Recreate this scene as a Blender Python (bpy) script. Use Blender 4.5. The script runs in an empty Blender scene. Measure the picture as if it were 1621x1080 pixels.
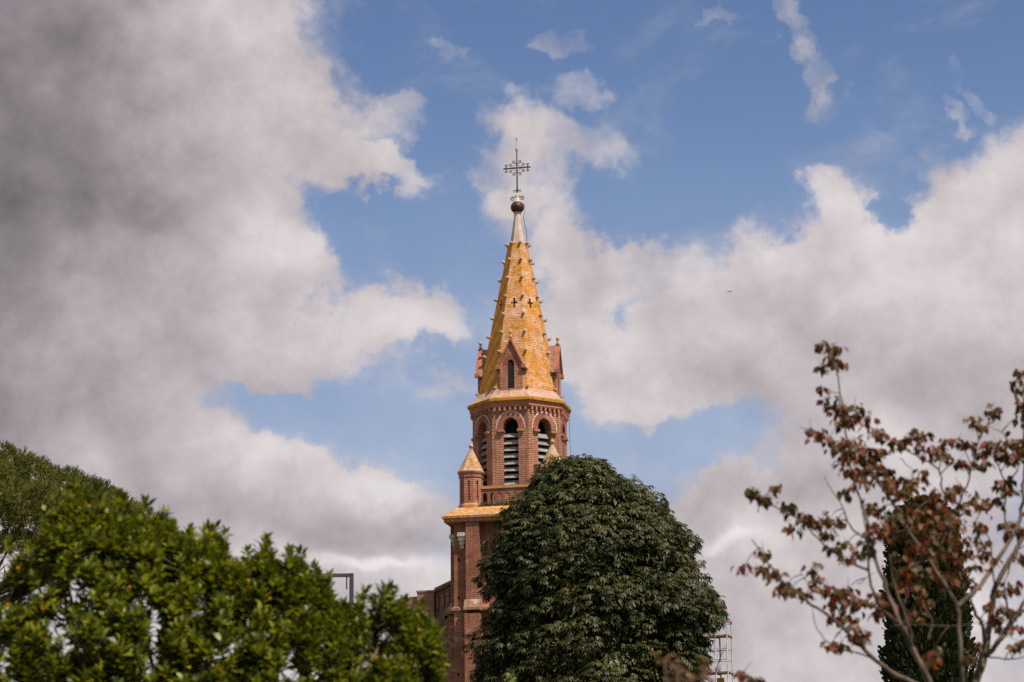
import bpy, bmesh, math, random
import numpy as np
from mathutils import Vector, Matrix, noise as mnoise
R_ = math.radians
rng = np.random.default_rng(7)
random.seed(7)
S = bpy.context.scene
C = S.collection

# ------------------------------------------------------------------ camera
EYE = Vector((0, 0, 1.6))
PITCH, ROLL, FPX = R_(14.2), R_(0.6), 85 / 36 * 1621
_F = Vector((0, math.cos(PITCH), math.sin(PITCH)))
_U0 = Vector((0, -math.sin(PITCH), math.cos(PITCH)))
_R0 = Vector((1, 0, 0))
_U = _U0 * math.cos(ROLL) + _R0 * math.sin(ROLL)
_R = _R0 * math.cos(ROLL) - _U0 * math.sin(ROLL)
cd = bpy.data.cameras.new('camera')
cam = bpy.data.objects.new('camera', cd)
C.objects.link(cam)
cam.matrix_world = Matrix(((_R.x, _U.x, -_F.x, EYE.x), (_R.y, _U.y, -_F.y, EYE.y), (_R.z, _U.z, -_F.z, EYE.z), (0, 0, 0, 1)))
cd.lens, cd.sensor_width, cd.clip_end = 85, 36, 5000
cd.dof.use_dof = True
cd.dof.focus_distance = 95
cd.dof.aperture_fstop = 3.0
S.camera = cam


def ray(px, py):
    return _F + _R * ((px - 810.5) / FPX) + _U * ((540 - py) / FPX)


def at(px, py, Y):
    d = ray(px, py)
    return EYE + d * (Y / d.y)


def ppm(Y, z):
    return FPX / (Y * math.cos(PITCH) + (z - 1.6) * math.sin(PITCH))


# ------------------------------------------------------------------ sun, sky, exposure
SUN_EL, SUN_AZ = R_(58), R_(43)            # azimuth measured from behind the camera towards the right
sdir = Vector((math.sin(SUN_AZ) * math.cos(SUN_EL), -math.cos(SUN_AZ) * math.cos(SUN_EL), math.sin(SUN_EL)))
sl = bpy.data.lights.new('sun', 'SUN')
sl.energy, sl.angle, sl.color = 4.8, R_(0.5), (1.0, 0.88, 0.72)
so = bpy.data.objects.new('sun', sl)
so.rotation_euler = sdir.to_track_quat('Z', 'Y').to_euler()
so.location = (30, -30, 60)
C.objects.link(so)
S.view_settings.view_transform = 'Standard'
S.view_settings.look = 'None'
S.view_settings.exposure = 0.35
S.view_settings.gamma = 1.0
S.cycles.use_denoising = False
S.cycles.max_bounces = 6
S.cycles.transparent_max_bounces = 4
S.cycles.sample_clamp_indirect = 4

W = bpy.data.worlds.new('World')
S.world = W
W.use_nodes = True
W.cycles.sampling_method = 'MANUAL'
W.cycles.sample_map_resolution = 256


class NT:
    """small helper round a node tree"""
    def __init__(s, nt):
        s.nt = nt
        nt.nodes.clear()

    def n(s, typ, ins=None, **props):
        nd = s.nt.nodes.new(typ)
        for k, v in props.items():
            setattr(nd, k, v)
        for k, v in (ins or {}).items():
            s.put(nd.inputs[k], v)
        return nd

    def put(s, sock, v):
        if isinstance(v, bpy.types.NodeSocket):
            s.nt.links.new(v, sock)
        elif isinstance(v, bpy.types.Node):
            s.nt.links.new(v.outputs[0], sock)
        else:
            sock.default_value = v

    def m(s, op, a, b=0.0, c=0.0, clamp=False):
        return s.n('ShaderNodeMath', {0: a, 1: b, 2: c}, operation=op, use_clamp=clamp).outputs[0]

    def vm(s, op, a, b=(0, 0, 0)):
        nd = s.n('ShaderNodeVectorMath', {0: a, 1: b}, operation=op)
        return nd.outputs['Value'] if op in ('DOT_PRODUCT', 'LENGTH', 'DISTANCE') else nd.outputs[0]

    def noise(s, vec, scale, detail=6, rough=0.55, dist=0.0):
        return s.n('ShaderNodeTexNoise', {'Vector': vec, 'Scale': scale, 'Detail': detail, 'Roughness': rough, 'Distortion': dist})

    def smooth(s, v, a, b, lo=0.0, hi=1.0):
        return s.n('ShaderNodeMapRange', {0: v, 1: a, 2: b, 3: lo, 4: hi}, interpolation_type='SMOOTHSTEP').outputs[0]

    def mix(s, f, a, b, blend='MIX'):
        nd = s.nt.nodes.new('ShaderNodeMix')
        nd.data_type = 'RGBA'
        nd.blend_type = blend
        s.put(nd.inputs[0], f)
        for i, v in ((6, a), (7, b)):
            if isinstance(v, tuple) and len(v) == 3:
                v = (*v, 1)
            s.put(nd.inputs[i], v)
        return nd.outputs[2]


def azel(px, py):
    d = ray(px, py).normalized()
    return math.degrees(math.atan2(d.x, d.y)), math.degrees(math.asin(d.z))


def build_sky():
    t = NT(W.node_tree)
    gen = t.n('ShaderNodeTexCoord').outputs['Generated']
    sep = t.n('ShaderNodeSeparateXYZ', {0: gen})
    az = t.m('MULTIPLY', t.m('ARCTAN2', sep.outputs[0], sep.outputs[1]), 57.2958)
    el = t.m('MULTIPLY', t.m('ARCSINE', sep.outputs[2]), 57.2958)
    sky_pos = t.n('ShaderNodeCombineXYZ', {0: az, 1: el}).outputs[0]
    # wind-torn edges: shift the cloud map by turbulence
    w1 = t.vm('SUBTRACT', t.noise(gen, 22, 4, 0.55).outputs['Color'], (.5, .5, .5))
    w2 = t.vm('SUBTRACT', t.noise(gen, 75, 6, 0.6).outputs['Color'], (.5, .5, .5))
    sc1 = t.n('ShaderNodeVectorMath', {0: w1, 3: 2.4}, operation='SCALE').outputs[0]
    sc2 = t.n('ShaderNodeVectorMath', {0: w2, 3: 1.5}, operation='SCALE').outputs[0]
    pos = t.vm('ADD', t.vm('ADD', sky_pos, sc1), sc2)
    pos_soft = t.vm('ADD', sky_pos, sc1)

    def blobs(lst, start, vec, hard=3.0):
        acc = start
        for (x, y, rx, ry, rot, w) in lst:
            a, e = azel(x, y)
            k = math.degrees(1 / FPX)
            mp = t.n('ShaderNodeMapping', {'Vector': vec, 'Location': (a, e, 0), 'Rotation': (0, 0, -R_(rot)), 'Scale': (rx * k, ry * k, 1)}, vector_type='TEXTURE')
            r2 = t.vm('DOT_PRODUCT', mp.outputs[0], mp.outputs[0])
            den = t.m('ADD', t.m('POWER', r2, hard), 1.0)
            acc = t.m('ADD', acc, t.m('DIVIDE', w, den))
        return acc

    cover = SKY_COVER
    shade = SKY_SHADE
    fld = blobs(cover, 0.0, pos)
    # broken cloud over the rest of the sky, away from the part described above
    off = t.vm('DISTANCE', sky_pos, (0.0, 14.2, 0.0))
    rest = t.m('MULTIPLY', t.smooth(off, 15, 24), t.smooth(t.noise(gen, 2.6, 3).outputs[0], .42, .6))
    fld = t.m('ADD', fld, rest)
    n1 = t.noise(gen, 30, 10, 0.6).outputs[0]
    n2 = t.noise(gen, 110, 8, 0.62).outputs[0]
    dens = t.m('ADD', fld, t.m('MULTIPLY_ADD', t.m('SUBTRACT', n1, .5), 1.0, t.m('MULTIPLY', t.m('SUBTRACT', n2, .5), .30)))
    alpha = t.smooth(dens, 0.16, 0.98)
    # brightness of the cloud: thick parts are grey, thin and sunward parts bright
    sh = blobs(shade, 0.765, pos_soft, 1.6)
    up = t.vm('ADD', gen, (0.012, -0.004, 0.016))
    relief = t.m('SUBTRACT', t.noise(gen, 24, 9, .58).outputs[0], t.noise(up, 24, 9, .58).outputs[0])
    big = t.m('SUBTRACT', t.noise(gen, 11, 5, .5).outputs[0], .5)
    sh = t.m('ADD', sh, t.m('MULTIPLY_ADD', relief, 0.62, t.m('MULTIPLY', big, .26)))
    ramp = t.n('ShaderNodeValToRGB', {0: sh})
    cr = ramp.color_ramp
    cr.elements[0].position, cr.elements[0].color = 0.0, (.105, .088, .095, 1)
    cr.elements[1].position, cr.elements[1].color = 1.0, (.86, .80, .79, 1)
    for p, c in ((.35, (.30, .262, .276, 1)), (.70, (.59, .525, .535, 1))):
        e = cr.elements.new(p)
        e.color = c
    skyt = t.n('ShaderNodeTexSky', sky_type='NISHITA', sun_disc=False, sun_elevation=SUN_EL,
               sun_rotation=math.atan2(sdir.x, sdir.y), altitude=200, air_density=1.0, dust_density=1.6, ozone_density=1.2)
    b1 = t.n('ShaderNodeBackground', {'Color': t.mix(1.0, t.mix(1.0, skyt.outputs[0], SKY_GRADE, 'MULTIPLY'), t.mix(t.smooth(el, 12, 26), (1, 1, 1), (.72, .76, .82)), 'MULTIPLY'), 'Strength': SKY_STRENGTH})
    b2 = t.n('ShaderNodeBackground', {'Color': ramp.outputs[0], 'Strength': CLOUD_STRENGTH})
    wisp = t.n('ShaderNodeMapping', {'Vector': gen, 'Rotation': (0, .5, 0), 'Scale': (1, 1, 1.8)}).outputs[0]
    thin = t.smooth(t.noise(wisp, 15, 9, .62, .4).outputs[0], .48, .76, 0.0, .22)
    veil = t.m('ADD', thin, t.smooth(el, 21.0, 5.0, 0.0, .46))                     # thin high haze thickening towards the horizon
    alpha = t.m('MAXIMUM', t.m('MULTIPLY', alpha, .97), t.m('ADD', veil, t.m('MULTIPLY', alpha, .45)))
    mx = t.n('ShaderNodeMixShader', {0: t.m('MINIMUM', alpha, .97), 1: b1.outputs[0], 2: b2.outputs[0]})
    t.n('ShaderNodeOutputWorld', {0: mx.outputs[0]})


SKY_STRENGTH, CLOUD_STRENGTH, SKY_GRADE = 0.076, 0.76, (1.16, 1.21, 1.32)
SKY_COVER = [
    (120, 200, 345, 345, 0, 1.0), (330, 60, 172, 150, 0, .8), (280, 450, 205, 180, 0, .9), (470, 515, 190, 75, -4, .75),
    (640, 512, 130, 42, -6, .75), (110, 650, 200, 250, 0, .9), (425, 385, 105, 75, 0, .6), (595, 255, 112, 34, 8, .72),
    (620, 180, 70, 32, 0, .52), (495, 200, 60, 100, 0, .6), (400, 735, 200, 58, 12, .9), (620, 795, 130, 50, 5, .85),
    (270, 830, 300, 130, 0, .9), (500, 890, 400, 55, 0, .7), (600, 1010, 620, 90, 0, .8), (560, 592, 250, 20, 5, .36),
    (890, 215, 150, 50, 20, .66), (795, 255, 55, 60, 0, .46), (905, 128, 50, 26, 10, .41), (892, 55, 46, 24, 0, .42),
    (835, 350, 70, 80, 0, .48), (905, 375, 60, 36, 0, .46), (895, 470, 100, 60, -8, .45), (930, 560, 90, 50, 10, .45), (850, 300, 90, 40, 10, .42), (900, 410, 80, 40, 0, .42), (720, 600, 60, 25, 0, .35),
    (1500, 480, 280, 160, -15, 1.0), (1580, 320, 160, 115, -25, .85), (1325, 310, 60, 48, 0, .7), (1190, 465, 200, 85, -18, .8),
    (1080, 560, 190, 90, 0, .8), (975, 595, 110, 50, 15, .46), (1470, 660, 240, 140, 0, .9), (1000, 425, 110, 36, -14, .52),
    (1360, 900, 330, 170, 0, .9), (1080, 930, 170, 120, 0, .9), (810, 1180, 1300, 160, 0, .9), (1150, 790, 160, 42, 0, .62),
    (1255, 30, 28, 48, -20, .41), (1278, 95, 26, 46, -14, .41), (1300, 150, 36, 32, 0, .34), (1510, 112, 36, 24, 0, .35), (715, 95, 36, 18, 0, .36),
    (1150, 22, 40, 14, 0, .36), (1500, 160, 40, 14, 20, .36), (1380, 205, 44, 14, 0, .30), (1560, 145, 40, 14, 20, .3),
    (505, 468, 38, 18, 10, -.45), (1405, 335, 36, 30, 50, -.6), (985, 500, 50, 24, -30, -.25), (540, 645, 180, 36, 5, -.6), (520, 345, 90, 55, 10, -.55), (925, 385, 60, 26, -10, -.22),
    (1060, 690, 150, 36, 0, -.5),
]
SKY_SHADE = [
    (-80, 180, 260, 330, 0, -.34), (70, 200, 280, 270, 0, -.22), (140, 350, 160, 70, 0, -.10), (20, 640, 230, 110, 0, -.22), (560, 850, 200, 38, 0, -.20), (700, 830, 90, 60, 0, -.1),
    (1140, 790, 150, 36, 0, -.24), (1390, 610, 260, 60, 0, -.12), (1560, 640, 120, 100, 0, -.1), (1250, 450, 120, 30, -14, -.06),
    (1200, 960, 180, 40, 0, -.12), (290, 25, 55, 30, 0, .20), (410, 400, 80, 34, 0, .16), (640, 520, 110, 34, 0, .10),
    (640, 790, 60, 34, 0, .20), (590, 893, 120, 13, 4, .32), (1140, 858, 50, 10, 0, .26), (430, 705, 110, 28, 12, .16), (420, 140, 90, 90, 0, .06),
    (1150, 420, 130, 40, -18, .08), (1500, 300, 90, 40, -25, .08), (1080, 540, 110, 40, 0, .06), (330, 790, 160, 30, 8, -.14),
]
build_sky()


# ------------------------------------------------------------------ object helpers
def thing(name, label, cat, loc=(0, 0, 0), rotz=0.0, group=None):
    o = bpy.data.objects.new(name, None)
    C.objects.link(o)
    o.location = loc
    o.rotation_euler = (0, 0, rotz)
    o.empty_display_size = .3
    o['label'], o['category'] = label, cat
    if group:
        o['group'] = group
    return o


def obj(name, me, parent=None):
    o = bpy.data.objects.new(name, me)
    C.objects.link(o)
    if parent is not None:
        o.parent = parent
    return o


def bm_obj(name, bm, mat, parent=None, smooth=False, loc=None, rotz=0.0):
    """link a bmesh as one object; UVs in metres, u level and v up the face"""
    bm.normal_update()
    uvl = bm.loops.layers.uv.verify()
    Z = Vector((0, 0, 1))
    for f in bm.faces:
        n = f.normal
        u = Z.cross(n)
        u = u.normalized() if u.length > .05 else Vector((1, 0, 0))
        v = n.cross(u)
        for l in f.loops:
            l[uvl].uv = (l.vert.co.dot(u), l.vert.co.dot(v))
        f.smooth = smooth
    me = bpy.data.meshes.new(name)
    bm.to_mesh(me)
    bm.free()
    for m_ in (mat if isinstance(mat, (list, tuple)) else [mat]):
        me.materials.append(m_)
    o = obj(name, me, parent)
    if loc is not None:
        o.location = loc
    o.rotation_euler[2] = rotz
    return o


def pt(ang, r, z):
    """point at angle (degrees from the front, towards the right)"""
    a = R_(ang)
    return Vector((r * math.sin(a), -r * math.cos(a), z))


def poly(bm, pts):
    return bm.faces.new([bm.verts.new(p) for p in pts])


def box(bm, c, s, rot=None, taper=1.0):
    """box with centre c and full size s; taper scales the top"""
    vs = []
    for dz in (-.5, .5):
        k = taper if dz > 0 else 1.0
        for dx, dy in ((-.5, -.5), (.5, -.5), (.5, .5), (-.5, .5)):
            p = Vector((dx * s[0] * k, dy * s[1] * k, dz * s[2]))
            if rot is not None:
                p = rot @ p
            vs.append(bm.verts.new(Vector(c) + p))
    for f in ((3, 2, 1, 0), (4, 5, 6, 7), (0, 1, 5, 4), (1, 2, 6, 5), (2, 3, 7, 6), (3, 0, 4, 7)):
        bm.faces.new([vs[i] for i in f])
    return vs


def loft(bm, rings, cap0=False, cap1=False):
    """rings: lists of points of equal length; quads between"""
    rv = [[bm.verts.new(p) for p in r] for r in rings]
    n = len(rv[0])
    for a, b in zip(rv, rv[1:]):
        for i in range(n):
            j = (i + 1) % n
            bm.faces.new((a[i], a[j], b[j], b[i]))
    if cap0:
        bm.faces.new(rv[0][::-1])
    if cap1:
        bm.faces.new(rv[-1])


def ngon(n, r, z, c=(0, 0), off=0.0):
    return [pt(off + 360 * i / n, r, z) + Vector((c[0], c[1], 0)) for i in range(n)]


def lathe(bm, prof, n=16, c=(0, 0), off=0.0, cap0=True, cap1=True):
    loft(bm, [ngon(n, max(r, 1e-3), z, c, off) for r, z in prof], cap0, cap1)


def panel(bm, o, ux, uz, outer, holes=(), depth=.3, back=True):
    """flat wall with real openings: outer outline and holes in 2D (metres along ux, uz), holes cut 'depth' deep"""
    o, ux, uz = Vector(o), Vector(ux), Vector(uz)
    n = ux.cross(uz)
    edges = []

    def ring(pts):
        vs = [bm.verts.new(o + ux * a + uz * b) for a, b in pts]
        for i in range(len(vs)):
            edges.append(bm.edges.new((vs[i], vs[(i + 1) % len(vs)])))
        return vs
    ring(outer)
    hr = [ring(h) for h in holes]
    res = bmesh.ops.triangle_fill(bm, use_beauty=True, use_dissolve=False, edges=edges, normal=n)
    for f in res['geom']:
        if isinstance(f, bmesh.types.BMFace):
            f.normal_update()
            if f.normal.dot(n) < 0:
                f.normal_flip()
    for vs in hr:
        bk = [bm.verts.new(v.co - n * depth) for v in vs]
        k = len(vs)
        for i in range(k):
            j = (i + 1) % k
            bm.faces.new((vs[j], vs[i], bk[i], bk[j]))
        if back:
            bm.faces.new(bk)


def arch_pts(cx, w, z0, zs, za, n=7):
    """pointed opening, counter-clockwise from bottom left: half width w, sill z0, spring zs, apex za"""
    pts = [(cx - w, z0), (cx + w, z0)]
    rise = za - zs
    for i in range(n + 1):
        a = i / n * math.pi / 2
        pts.append((cx + w * math.cos(a) * (1 - .12 * math.sin(2 * a) * 0), zs + rise * math.sin(a) ** .92))
    for i in range(n - 1, -1, -1):
        a = i / n * math.pi / 2
        pts.append((cx - w * math.cos(a), zs + rise * math.sin(a) ** .92))
    return pts


def tube(bm, pts, rad, n=6, cap=True):
    pts = [Vector(p) for p in pts]
    rad = [rad] * len(pts) if isinstance(rad, (int, float)) else rad
    rings = []
    ref = Vector((.31, .17, .93))
    for i, p in enumerate(pts):
        d = (pts[min(i + 1, len(pts) - 1)] - pts[max(i - 1, 0)]).normalized()
        if abs(d.dot(ref)) > .97:
            ref = Vector((.9, -.3, .1))
        x = d.cross(ref).normalized()
        y = d.cross(x)
        rings.append([p + (x * math.cos(2 * math.pi * k / n) + y * math.sin(2 * math.pi * k / n)) * rad[i] for k in range(n)])
    loft(bm, rings, cap, cap)


def spline(pts, step=4):
    """Catmull-Rom through the points"""
    P = [Vector(p) for p in pts]
    P = [P[0] * 2 - P[1]] + P + [P[-1] * 2 - P[-2]]
    out = []
    for i in range(1, len(P) - 2):
        a, b, c, d = P[i - 1:i + 3]
        for k in range(step):
            t = k / step
            out.append(.5 * ((2 * b) + (c - a) * t + (2 * a - 5 * b + 4 * c - d) * t * t + (3 * b - a - 3 * c + d) * t ** 3))
    out.append(P[-2])
    return out


def leaves_mesh(name, mat, parent, tv, tf, pos, ydir, zdir, scale, sx=None):
    """many copies of a small leaf template baked into one mesh.
    tv: template verts (k,3) x across, y along, z up; tf: template quads"""
    pos, ydir, zdir = (np.asarray(a, float) for a in (pos, ydir, zdir))
    tv, tf = np.asarray(tv, float), np.asarray(tf, int)
    y = ydir / np.linalg.norm(ydir, axis=1, keepdims=True)
    x = np.cross(y, zdir)
    x /= np.linalg.norm(x, axis=1, keepdims=True) + 1e-9
    z = np.cross(x, y)
    sc = np.asarray(scale, float).reshape(-1, 1, 1)
    sxx = sc if sx is None else np.asarray(sx, float).reshape(-1, 1, 1)
    V = pos[:, None, :] + tv[None, :, 0:1] * sxx * x[:, None, :] + (tv[None, :, 1:2] * y[:, None, :] + tv[None, :, 2:3] * z[:, None, :]) * sc
    V = V.reshape(-1, 3)
    if parent is not None:
        V = V - np.array(parent.location)
    N, k = len(pos), len(tv)
    Fc = (tf[None] + (np.arange(N) * k)[:, None, None]).reshape(-1, tf.shape[1])
    me = bpy.data.meshes.new(name)
    me.vertices.add(len(V))
    me.vertices.foreach_set('co', V.ravel().astype(np.float32))
    me.loops.add(Fc.size)
    me.loops.foreach_set('vertex_index', Fc.ravel().astype(np.int32))
    me.polygons.add(len(Fc))
    me.polygons.foreach_set('loop_start', (np.arange(len(Fc)) * tf.shape[1]).astype(np.int32))
    me.update(calc_edges=True)
    me.materials.append(mat)
    return obj(name, me, parent)


LEAF_V = [(0, 0, 0), (.30, .30, .04), (.30, .62, .03), (0, 1, -.12), (-.30, .62, .03), (-.30, .30, .04), (0, .46, -.03)]
LEAF_F = [(0, 1, 2, 6), (6, 2, 3, 4), (0, 6, 4, 5)]


def unit(v):
    return v / (np.linalg.norm(v, axis=-1, keepdims=True) + 1e-9)


# ------------------------------------------------------------------ materials
def mat_new(name):
    m_ = bpy.data.materials.new(name)
    m_.use_nodes = True
    return m_, NT(m_.node_tree)


def finish(t, col, rough=.85, bump=None, bstr=.3, bdist=.02, spec=.3, metal=0.0):
    b = t.n('ShaderNodeBsdfPrincipled', {'Base Color': col, 'Roughness': rough, 'Metallic': metal, 'Specular IOR Level': spec})
    if bump is not None:
        bp = t.n('ShaderNodeBump', {'Height': bump, 'Strength': bstr, 'Distance': bdist})
        t.put(b.inputs['Normal'], bp.outputs[0])
    t.n('ShaderNodeOutputMaterial', {0: b.outputs[0]})


def mat_brick(name, c1, c2, mortar, lichen=0.0, lcol=(.50, .235, .022), lcol2=(.33, .17, .02), pale=0.0, row=.082, wid=.40, msize=.017,
              grime=.5, streak=(1, 1, 1.0), side=0.0, mottle=.45, streaks=1.0):
    m_, t = mat_new(name)
    tc = t.n('ShaderNodeTexCoord')
    br = t.n('ShaderNodeTexBrick', {'Vector': tc.outputs['UV'], 'Color1': (*c1, 1), 'Color2': (*c2, 1), 'Mortar': (*mortar, 1), 'Scale': 1.0,
                                    'Mortar Size': msize, 'Mortar Smooth': .25, 'Bias': 0.0, 'Brick Width': wid, 'Row Height': row})
    ob = tc.outputs['Object']
    nz = t.noise(ob, .9, 6, .6).outputs[0]
    n2 = t.noise(ob, 6, 5, .65).outputs[0]
    # uneven firing and old repairs
    col = t.mix(t.m('MULTIPLY', t.smooth(nz, .35, .7), grime), br.outputs['Color'], tuple(x * .52 for x in c1))
    col = t.mix(t.m('MULTIPLY', t.smooth(n2, .50, .72), .55), col, tuple(min(1, x * 1.55 + .03) for x in c2))
    run = t.noise(t.n('ShaderNodeMapping', {'Vector': ob, 'Scale': (3.2, 3.2, .22)}).outputs[0], 1.6, 6, .65).outputs[0]
    col = t.mix(t.smooth(run, .53, .70, 0, .55 * streaks), col, (.085, .055, .042))          # rain streaks
    mo = t.noise(t.n('ShaderNodeMapping', {'Vector': ob, 'Scale': (1, 1, 2.6)}).outputs[0], 8, 6, .75).outputs[0]
    col = t.mix(t.smooth(mo, .50, .63, 0, mottle), col, (.145, .085, .05))
    if pale:
        col = t.mix(t.m('MULTIPLY', t.smooth(t.noise(ob, 2.3, 7, .7).outputs[0], .56, .66), pale), col, (.50, .43, .37))
    if lichen:
        mp = t.n('ShaderNodeMapping', {'Vector': ob, 'Scale': streak})
        l1 = t.noise(mp.outputs[0], 2.2, 9, .72, .3).outputs[0]
        l2 = t.noise(t.n('ShaderNodeMapping', {'Vector': ob, 'Scale': (1, 1, 3.2)}).outputs[0], 9, 5, .75).outputs[0]
        lv = t.m('MULTIPLY_ADD', l2, .5, t.m('MULTIPLY', l1, .75))
        if side:
            nx = t.n('ShaderNodeSeparateXYZ', {0: tc.outputs['Normal']}).outputs[0]
            lv = t.m('ADD', lv, t.m('MULTIPLY', t.smooth(t.m('MULTIPLY', nx, -1.0), .3, .8), side))
        th = .92 - lichen * .6
        lc = t.mix(t.smooth(t.noise(ob, 5, 5, .6).outputs[0], .38, .66), lcol, lcol2)
        col = t.mix(t.m('MULTIPLY', t.smooth(lv, th - .07, th + .07), .92), col, lc)
    hgt = t.m('SUBTRACT', t.m('MULTIPLY', n2, .5), br.outputs['Fac'])
    finish(t, col, .9, hgt, .55, .02)
    return m_


def mat_plain(name, c, c2=None, scale=3.0, rough=.85, metal=0.0, spec=.3, lichen=0.0, thr=(.4, .62), lcol=(.46, .21, .022), bstr=.25):
    m_, t = mat_new(name)
    ob = t.n('ShaderNodeTexCoord').outputs['Object']
    nz = t.noise(ob, scale, 8, .65).outputs[0]
    n2 = t.noise(ob, scale * 7, 5, .6).outputs[0]
    col = t.mix(t.smooth(nz, thr[0], thr[1]), c, c2 or tuple(x * .6 for x in c))
    col = t.mix(t.m('MULTIPLY', t.smooth(n2, .5, .75), .35), col, tuple(x * .45 for x in c))
    if lichen:
        lv = t.m('MULTIPLY_ADD', t.noise(ob, 11, 5, .7).outputs[0], .5, t.m('MULTIPLY', t.noise(ob, 2.6, 8, .7).outputs[0], .75))
        th = .92 - lichen * .6
        col = t.mix(t.m('MULTIPLY', t.smooth(lv, th - .06, th + .06), .9), col, lcol)
    finish(t, col, rough, n2, bstr, .02, spec, metal)
    return m_


def mat_leaf(name, ramp, rough=.45, trans=.25, spec=.5, tcol=None, nscale=0.0):
    """leaf: each leaf (mesh island) picks its own tint from the ramp; lets some light through"""
    m_, t = mat_new(name)
    geo = t.n('ShaderNodeNewGeometry')
    r = t.n('ShaderNodeValToRGB', {0: geo.outputs['Random Per Island']})
    cr = r.color_ramp
    while len(cr.elements) < len(ramp):
        cr.elements.new(.5)
    for e, (p, c) in zip(cr.elements, ramp):
        e.position, e.color = p, (*c, 1)
    col = r.outputs[0]
    if nscale:
        ob = t.n('ShaderNodeTexCoord').outputs['Object']
        col = t.mix(t.smooth(t.noise(ob, nscale, 3).outputs[0], .35, .65), col, t.mix(1.0, col, (.62, .66, .5), 'MULTIPLY'))
    b = t.n('ShaderNodeBsdfPrincipled', {'Base Color': col, 'Roughness': rough, 'Specular IOR Level': spec})
    tr = t.n('ShaderNodeBsdfTranslucent', {'Color': t.mix(1.0, col, tcol or (1.6, 1.5, .6), 'MULTIPLY')})
    mx = t.n('ShaderNodeMixShader', {0: trans, 1: b.outputs[0], 2: tr.outputs[0]})
    t.n('ShaderNodeOutputMaterial', {0: mx.outputs[0]})
    return m_


def mat_bark(name, c, c2, scale=8):
    m_, t = mat_new(name)
    ob = t.n('ShaderNodeTexCoord').outputs['Object']
    mp = t.n('ShaderNodeMapping', {'Vector': ob, 'Scale': (1, 1, .3)})
    nz = t.noise(mp.outputs[0], scale, 8, .65).outputs[0]
    finish(t, t.mix(t.smooth(nz, .38, .62), c, c2), .9, nz, .5, .02)
    return m_


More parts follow.
